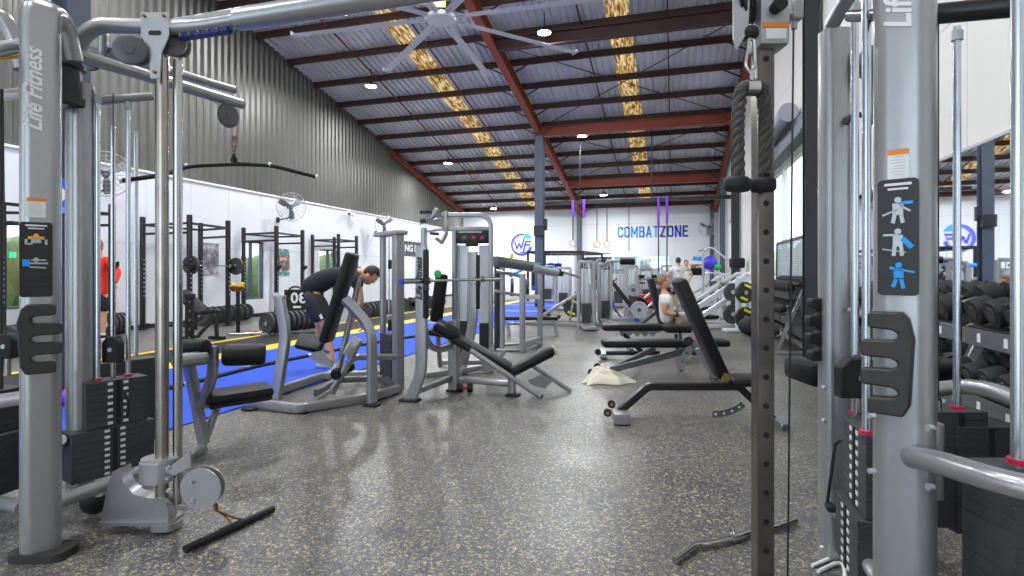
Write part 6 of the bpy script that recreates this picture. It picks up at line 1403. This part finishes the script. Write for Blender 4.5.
t, b, zt = cable_column('slim pale tower between the bikes and the hack machine', 632, 18.5, 266, .36)
t, b, zt = cable_column('pale tower standing left of the standing man', 667, 21.5, 266, .4)
# hack machine with grey plates
t = thing('hack_machine', 'silver sloping machine with dark rails and grey plates in mid hall', 'exercise machine', V((*XY(620, 14.2), 0))); z = 14.2
for dz in (0, .5):
    m = M(); m.beam(P(603, 270, z+dz), P(640, 318, z+dz), .07, .10, .01); m.build('slide_rail', 'charcoal', t)
    m = M(); m.beam(P(604, 272, z+dz), V((*XY(602, z+dz), 0)), .08, .08, .01); m.build('upright', 'silver_light', t)
    m = M(); m.beam(V((*XY(600, z+dz), .06)), V((*XY(648, z+dz), .06)), .08, .08, .01); m.build('floor_rail', 'silver_light', t)
m = M(); m.beam(P(600, 283, z), P(588, 277, z), .05, .05, .01); m.beam(P(610, 300, z), P(622, 320, z), .06, .06, .01); m.beam(P(600, 270, z), P(612, 264, z), .05, .06, .01); each(m, 'strut', 'silver', t)
m = M(); m.beam(P(608, 289, z-.2), P(616, 312, z-.2), .05, .05, .01); m.build('blue_strap', 'blue', t)
for px, py, r, l in ((633, 290, .16, 'small speckled grey plate, upper one on the hack machine'), (639, 310, .22, 'big speckled grey plate, lower one on the hack machine'), (631, 312, .2, 'grey plate half hidden behind the big speckled one')):
    plate(l, P(px, py, 13.9+(.3 if px == 631 else 0)), (.3, -.95, 0), r, .05, 'speckle_plate')
# black cage with punching bags
t = thing('training_cage', 'black open cage frame near the back wall', 'rig', bk(565, 300)); 
def cg(px, zc, h): b = XY(px, zc); return V((b[0], b[1], h))
c4 = [(528, 24.5), (583, 24.5), (545, 28), (602, 27.2)]; hc_ = 2.17
for (px, zc) in c4: m = M(); a = cg(px, zc, 0); m.box(a+V((0, 0, hc_/2)), (.09, .09, hc_), None, .004); m.build('post', 'black_metal', t)
for i, j in ((0, 1), (2, 3), (0, 2), (1, 3)): m = M(); m.beam(cg(*c4[i], hc_), cg(*c4[j], hc_), .09, .11, .004); m.build('top_rail', 'black_metal', t)
m = M(); m.beam(cg(528, 24.5, hc_), cg(602, 27.2, hc_), 1.2, .03, .0); m.build('roof_panel', 'charcoal', t)
m = M(); a = cg(592, 26.5, 1.2); m.box(a, (.9, .05, 1.5), None, .01); m.build('grey_panel', 'silver_dark', t)
for k, (px, zc) in enumerate(((535, 24.9), (543, 25.4), (551, 25.6), (558, 25.9))):
    a = cg(px, zc, 0); ty = ['first', 'second', 'third', 'last'][k]; t = thing('punching_bag', 'blue topped black punching bag, %s from the left in the cage' % ty, 'punching bag', a)
    m = M(); m.lathe([(.13, .45), (.17, .48), (.17, 1.55), (.13, 1.6)], a, Z_, 16); m.build('bag', 'rubber', t); m = M(); m.lathe([(.175, 1.45), (.178, 1.47), (.178, 1.66), (.1, 1.70)], a, Z_, 16); m.build('top_band', 'blue', t)
    m = M(); m.lathe([(.175, .5), (.178, .51), (.178, .66), (.16, .67)], a, Z_, 16); m.build('bottom_band', 'blue', t); m = M(); m.cyl(a+Z_*1.68, a+Z_*(hc_), .012, n=6); m.build('chain', 'zinc', t)
    if k in (1, 3): m = M(); m.lathe([(.174, 1.05), (.179, 1.06), (.179, 1.25), (.174, 1.26)], a, Z_, 16); m.build('red_mark', 'red', t)
m = M(); o_ = cg(523, 23.6, 0); m.tube([o_+V((-.6, 0, 1.1)), o_+V((.2, .0, 1.5)), o_+V((.9, 0, 1.55))], .07, 8); o = m.build('boxing_pad_roll', 'blue_bright', o=o_); tag(o, 'bright blue sloping pad roll left of the black cage', 'pad')
# exercise balls on a small shelf
t = thing('ball_rack', 'small pale rack holding the exercise balls by the right wall', 'rack', P(713, 285, 22.3)); b = V((*XY(713, 22.3), 0))
for s in (-.35, .35):
    for d in (-.2, .2): m = M(); m.cyl(b+rt*s+nn*d, b+rt*s+nn*d+V((0, 0, 1.25)), .025, n=8); m.build('leg', 'white_metal', t)
m = M(); m.torus(b+V((0, 0, 1.25)), Z_, .3, .025, 20, 6); m.beam(b-rt*.36+V((0, 0, 1.22)), b+rt*.36+V((0, 0, 1.22)), .4, .03, .004); m.build('shelf', 'white_metal', t)
m = M(); m.ball(P(710, 263, 22.2), .29, 24); o = m.build('exercise_ball', 'logo_blue', o=P(710, 263, 22.2), sharp=180); tag(o, 'blue exercise ball on the rack by the right wall', 'exercise ball')
m = M(); m.ball(P(717.5, 267, 22.0), .14, 18); o = m.build('exercise_ball', 'green', o=P(717.5, 267, 22.0), sharp=180); tag(o, 'small green ball beside the blue exercise ball', 'exercise ball')
# exercise bikes before the back mirror
def bike():
    t = thing('exercise_bike', 'small grey exercise bike in the row before the back mirror', 'exercise bike', (0, 0, 0), 'exercise bikes before the back mirror')
    m = M(); m.beam((-.5, 0, .05), (.5, 0, .05), .06, .06, .01); m.beam((-.45, -.25, .03), (-.45, .25, .03), .06, .05, .01); m.beam((.45, -.25, .03), (.45, .25, .03), .06, .05, .01); m.beam((-.25, 0, .08), (.25, 0, .62), .06, .08, .01); m.beam((.25, 0, .08), (.30, 0, .95), .06, .07, .01); m.beam((-.12, 0, .2), (-.3, 0, .85), .05, .06, .01); m.build('frame', 'silver', t)
    m = M(); m.lathe([(.0, -.02), (.23, -.02), (.25, 0), (.23, .02), (0, .02)], (.28, .03, .34), Y_, 24); m.build('flywheel', 'charcoal', t)
    m = M(); m.prism([(-.15, -.09), (.0, -.07), (.13, -.02), (.13, .02), (0, .07), (-.15, .09)], (-.3, 0, .88), X_, Y_, .06); m.build('saddle', 'rubber', t)
    m = M(); m.tube(bend([(.45, -.22, 1.08), (.32, -.2, 1.0), (.30, 0, .98), (.32, .2, 1.0), (.45, .22, 1.08)], .05), .018, 8); m.build('handlebar', 'rubber', t)
    m = M(); m.box((.34, 0, 1.1), (.03, .2, .15), (0, -.4, 0), .01); m.build('console', 'black_metal', t)
    for s in (-1, 1): m = M(); m.beam((0, s*.08, .32), (.12*s, s*.1, .22), .03, .02, .004); m.box((.12*s, s*.14, .21), (.1, .08, .03), None, .005); m.build('pedal', 'black_metal', t)
    return t
bk0 = bike(); k = 0
for px, z in ((598, 21), (610, 22.5), (624, 21), (632, 23.5), (642, 20.5), (655, 22), (664, 24), (606, 18)):
    p = V((*XY(px, z), 0)); a = 1.2+.5*math.sin(px)
    if k == 0: bk0.location = p; bk0.rotation_euler = (0, 0, a)
    else: dup(bk0, p, a)
    k += 1
m = M(); m.box(V((*XY(650, 19), .42)), (.9, .3, .16), R45, .03); m.box(V((*XY(650, 19), .18)), (.3, .2, .34), R45, .02); o = m.build('red_bench', 'red', o=V((*XY(652, 19), 0))); tag(o, 'bright red padded block behind the seated man', 'pad')
t = thing('treadmill', 'dark treadmill with console in the far middle of the hall', 'treadmill', V((*XY(693, 22), 0))); b = V((*XY(693, 22), 0)); 
m = M(); m.box(b+V((0, 0, .12)), (.75, 1.6, .16), None, .03); m.build('deck', 'charcoal', t)
for s in (-.34, .34): m = M(); m.tube([b+V((s, -.6, .2)), b+V((s, -.75, 1.25)), b+V((s, -.2, 1.1))], .035, 8); m.build('handrail', 'zinc', t)
m = M(); m.box(b+V((0, -.75, 1.3)), (.8, .1, .3), (.4, 0, 0), .03); m.build('console', 'black_metal', t)
for px, col, lab in ((555, 'blue', 'blue cup on the floor behind the flat benches, left one'), (611, 'blue_bright', 'light blue bottle on the floor beyond the flat benches')):
    t = thing('drink_bottle', lab, 'bottle', pt(px if px > 600 else 628, 321)); c = P(px if px > 600 else 628, 318, 14.0)
    if px < 600: c = P(637, 320, 14.0)
    c = V((c.x, c.y, .0)); m = M(); m.lathe([(.0, 0), (.045, 0), (.048, .14), (.03, .18), (.02, .2)], c, Z_, 14); m.build('body', col, t); m = M(); m.cyl(c+Z_*.2, c+Z_*.23, .02, n=10); m.build('cap', 'white', t)
# ================================================================== RIGHT WALL
t = thing('mesh_panel', 'black framed wire mesh panel standing before the right hand window', 'mesh panel', (2.015, 10.2, .15)); xm = 2.015
y0, y1, z0, z1 = 9.0, 12.4, .15, 1.86
for a, b in (((y0, z0), (y0, z1)), ((y1, z0), (y1, z1)), ((y0, z0), (y1, z0)), ((y0, z1), (y1, z1)), ((9.75, z0), (9.75, z1)), ((10.95, z0), (10.95, z1))):
    m = M(); m.beam((xm, a[0], a[1]), (xm, b[0], b[1]), .05, .04, .003, up=(1, 0, 0)); m.build('frame_bar', 'black_metal', t)
m = M(); s = .075; n = int((y1-y0)/s)
for i in range(-24, n+1):
    for sg in (1, -1):
        ya = y0+i*s; pts = []
        # clip the diagonal to the frame
        h = z1-z0; A_ = (ya, z0) if sg == 1 else (ya+h, z0); B_ = (ya+h, z1) if sg == 1 else (ya, z1)
        def clip(A_, B_):
            t0, t1 = 0, 1; dy = B_[0]-A_[0]
            for lim, sgn in ((y0, 1), (y1, -1)):
                fa, fb = (A_[0]-lim)*sgn, (B_[0]-lim)*sgn
                if fa < 0 and fb < 0: return None
                if fa < 0: t0 = max(t0, fa/(fa-fb))
                if fb < 0: t1 = min(t1, fa/(fa-fb))
            return (t0, t1) if t1 > t0 else None
        r = clip(A_, B_)
        if r:
            L = lambda t_: V((xm, A_[0]+(B_[0]-A_[0])*t_, A_[1]+(B_[1]-A_[1])*t_)); m.sweep([L(r[0]), L(r[1])], circ(.005, 3), caps=False)
m.build('wire_mesh', 'zinc', t)
m = M(); m.ball(V((1.5, 11.9, .2)), .24, 14, (1.2, 1, .85)); o = m.build('sand_bag', 'cloth_black', o=(1.5, 11.9, 0), sharp=180); tag(o, 'dark slumped bag on the floor at the far end of the dumbbell racks', 'bag')
# dumbbell racks: three sloping tiers each
def dumbbell_rack(y0, lab):
    L = 2.25; t = thing('dumbbell_rack', lab, 'dumbbell rack', (1.75, y0, 0)); xs = (1.60, 1.78, 1.96)
    for y in (y0+.06, y0+L-.06):
        m = M(); m.beam((1.50, y, .03), (2.0, y, .03), .07, .05, .006); m.beam((1.52, y, .04), (1.93, y, 1.06), .06, .06, .006); m.build('end_frame', 'silver', t)
    for k, (x, z) in enumerate(((1.60, .30), (1.72, .66), (1.84, 1.0))):
        for dx, dz in ((-.10, -.045), (.10, .03)):
            m = M(); m.beam((x+dx, y0, z+dz), (x+dx, y0+L, z+dz), .06, .02, .003, up=(-.3, 0, 1)); m.build('saddle_rail', 'charcoal', t)
        m = M(); m.beam((x-.155, y0, z-.10), (x-.155, y0+L, z-.10), .012, .10, .003); s = m.build('shelf_face', 'silver_dark' if y0 < 5 else 'charcoal', t)
        for i in range(8 if y0 < 5 else 0):
            m = M(); m.box((x-.163, y0+.16+i*.27, z-.10), (.003, .035, .05), None, 0); m.build('weight_label', 'label_white', s)
def dumbbell(r=.075, L=.28, lab='', grp=''):
    t = thing('dumbbell', lab, 'dumbbell', (0, 0, 0), grp)
    for s in (-1, 1):
        m = M(); m.lathe([(r*.5, 0), (r*.9, .0), (r, .012), (r, .085), (r*.92, .097), (r*.55, .098)], (s*(L/2-.098) if s > 0 else -L/2+.098-.0, 0, 0), (s, 0, 0), 12); h = m.build('head', 'rubber', t, o=(0, 0, 0))
        m = M(); m.lathe([(.0, 0), (r*.55, 0), (r*.5, .004), (0, .004)], (s*L/2, 0, 0), (s, 0, 0), 12); m.build('end_badge', 'rubber_grey', h, o=(0, 0, 0))
    m = M(); m.cyl((-L/2+.05, 0, 0), (L/2-.05, 0, 0), .016, n=10); m.build('handle', 'chrome', t, o=(0, 0, 0)); return t
names = ['nearest dumbbell rack, beside the right tower', 'second dumbbell rack from the right edge, behind the lettered column', 'farthest dumbbell rack, by the wire mesh panel']
big = dumbbell(.082, .33, 'big black dumbbell on the top tier of the right wall racks', 'dumbbells on the top tier'); med = dumbbell(.070, .29, 'black dumbbell on the middle tier of the right wall racks', 'dumbbells on the middle tier'); sml = dumbbell(.055, .25, 'small black dumbbell on the bottom tier of the right wall racks', 'dumbbells on the bottom tier')
used = {}; random.seed(2)
for i in range(3):
    y0 = (1.75, 4.12, 9.35)[i]; dumbbell_rack(y0, names[i])
    for tier, (x, z, proto, r, n, nm) in enumerate(((1.84, 1.0, big, .082, 11, 't'), (1.72, .66, med, .07, 12, 'm'), (1.60, .30, sml, .055, 13, 's'))):
        for k in range(n):
            y = y0+.14+(2.25-.28)*k/(n-1); p = (x-.01, y, z+r+.012)
            if nm not in used: used[nm] = 1; ob = proto; proto.location = p
            else: ob = dup(proto, p)
            ob.rotation_euler = (random.uniform(-.5, .5), -.32 if tier < 9 else 0, 0); ob.rotation_euler[1] = -.33
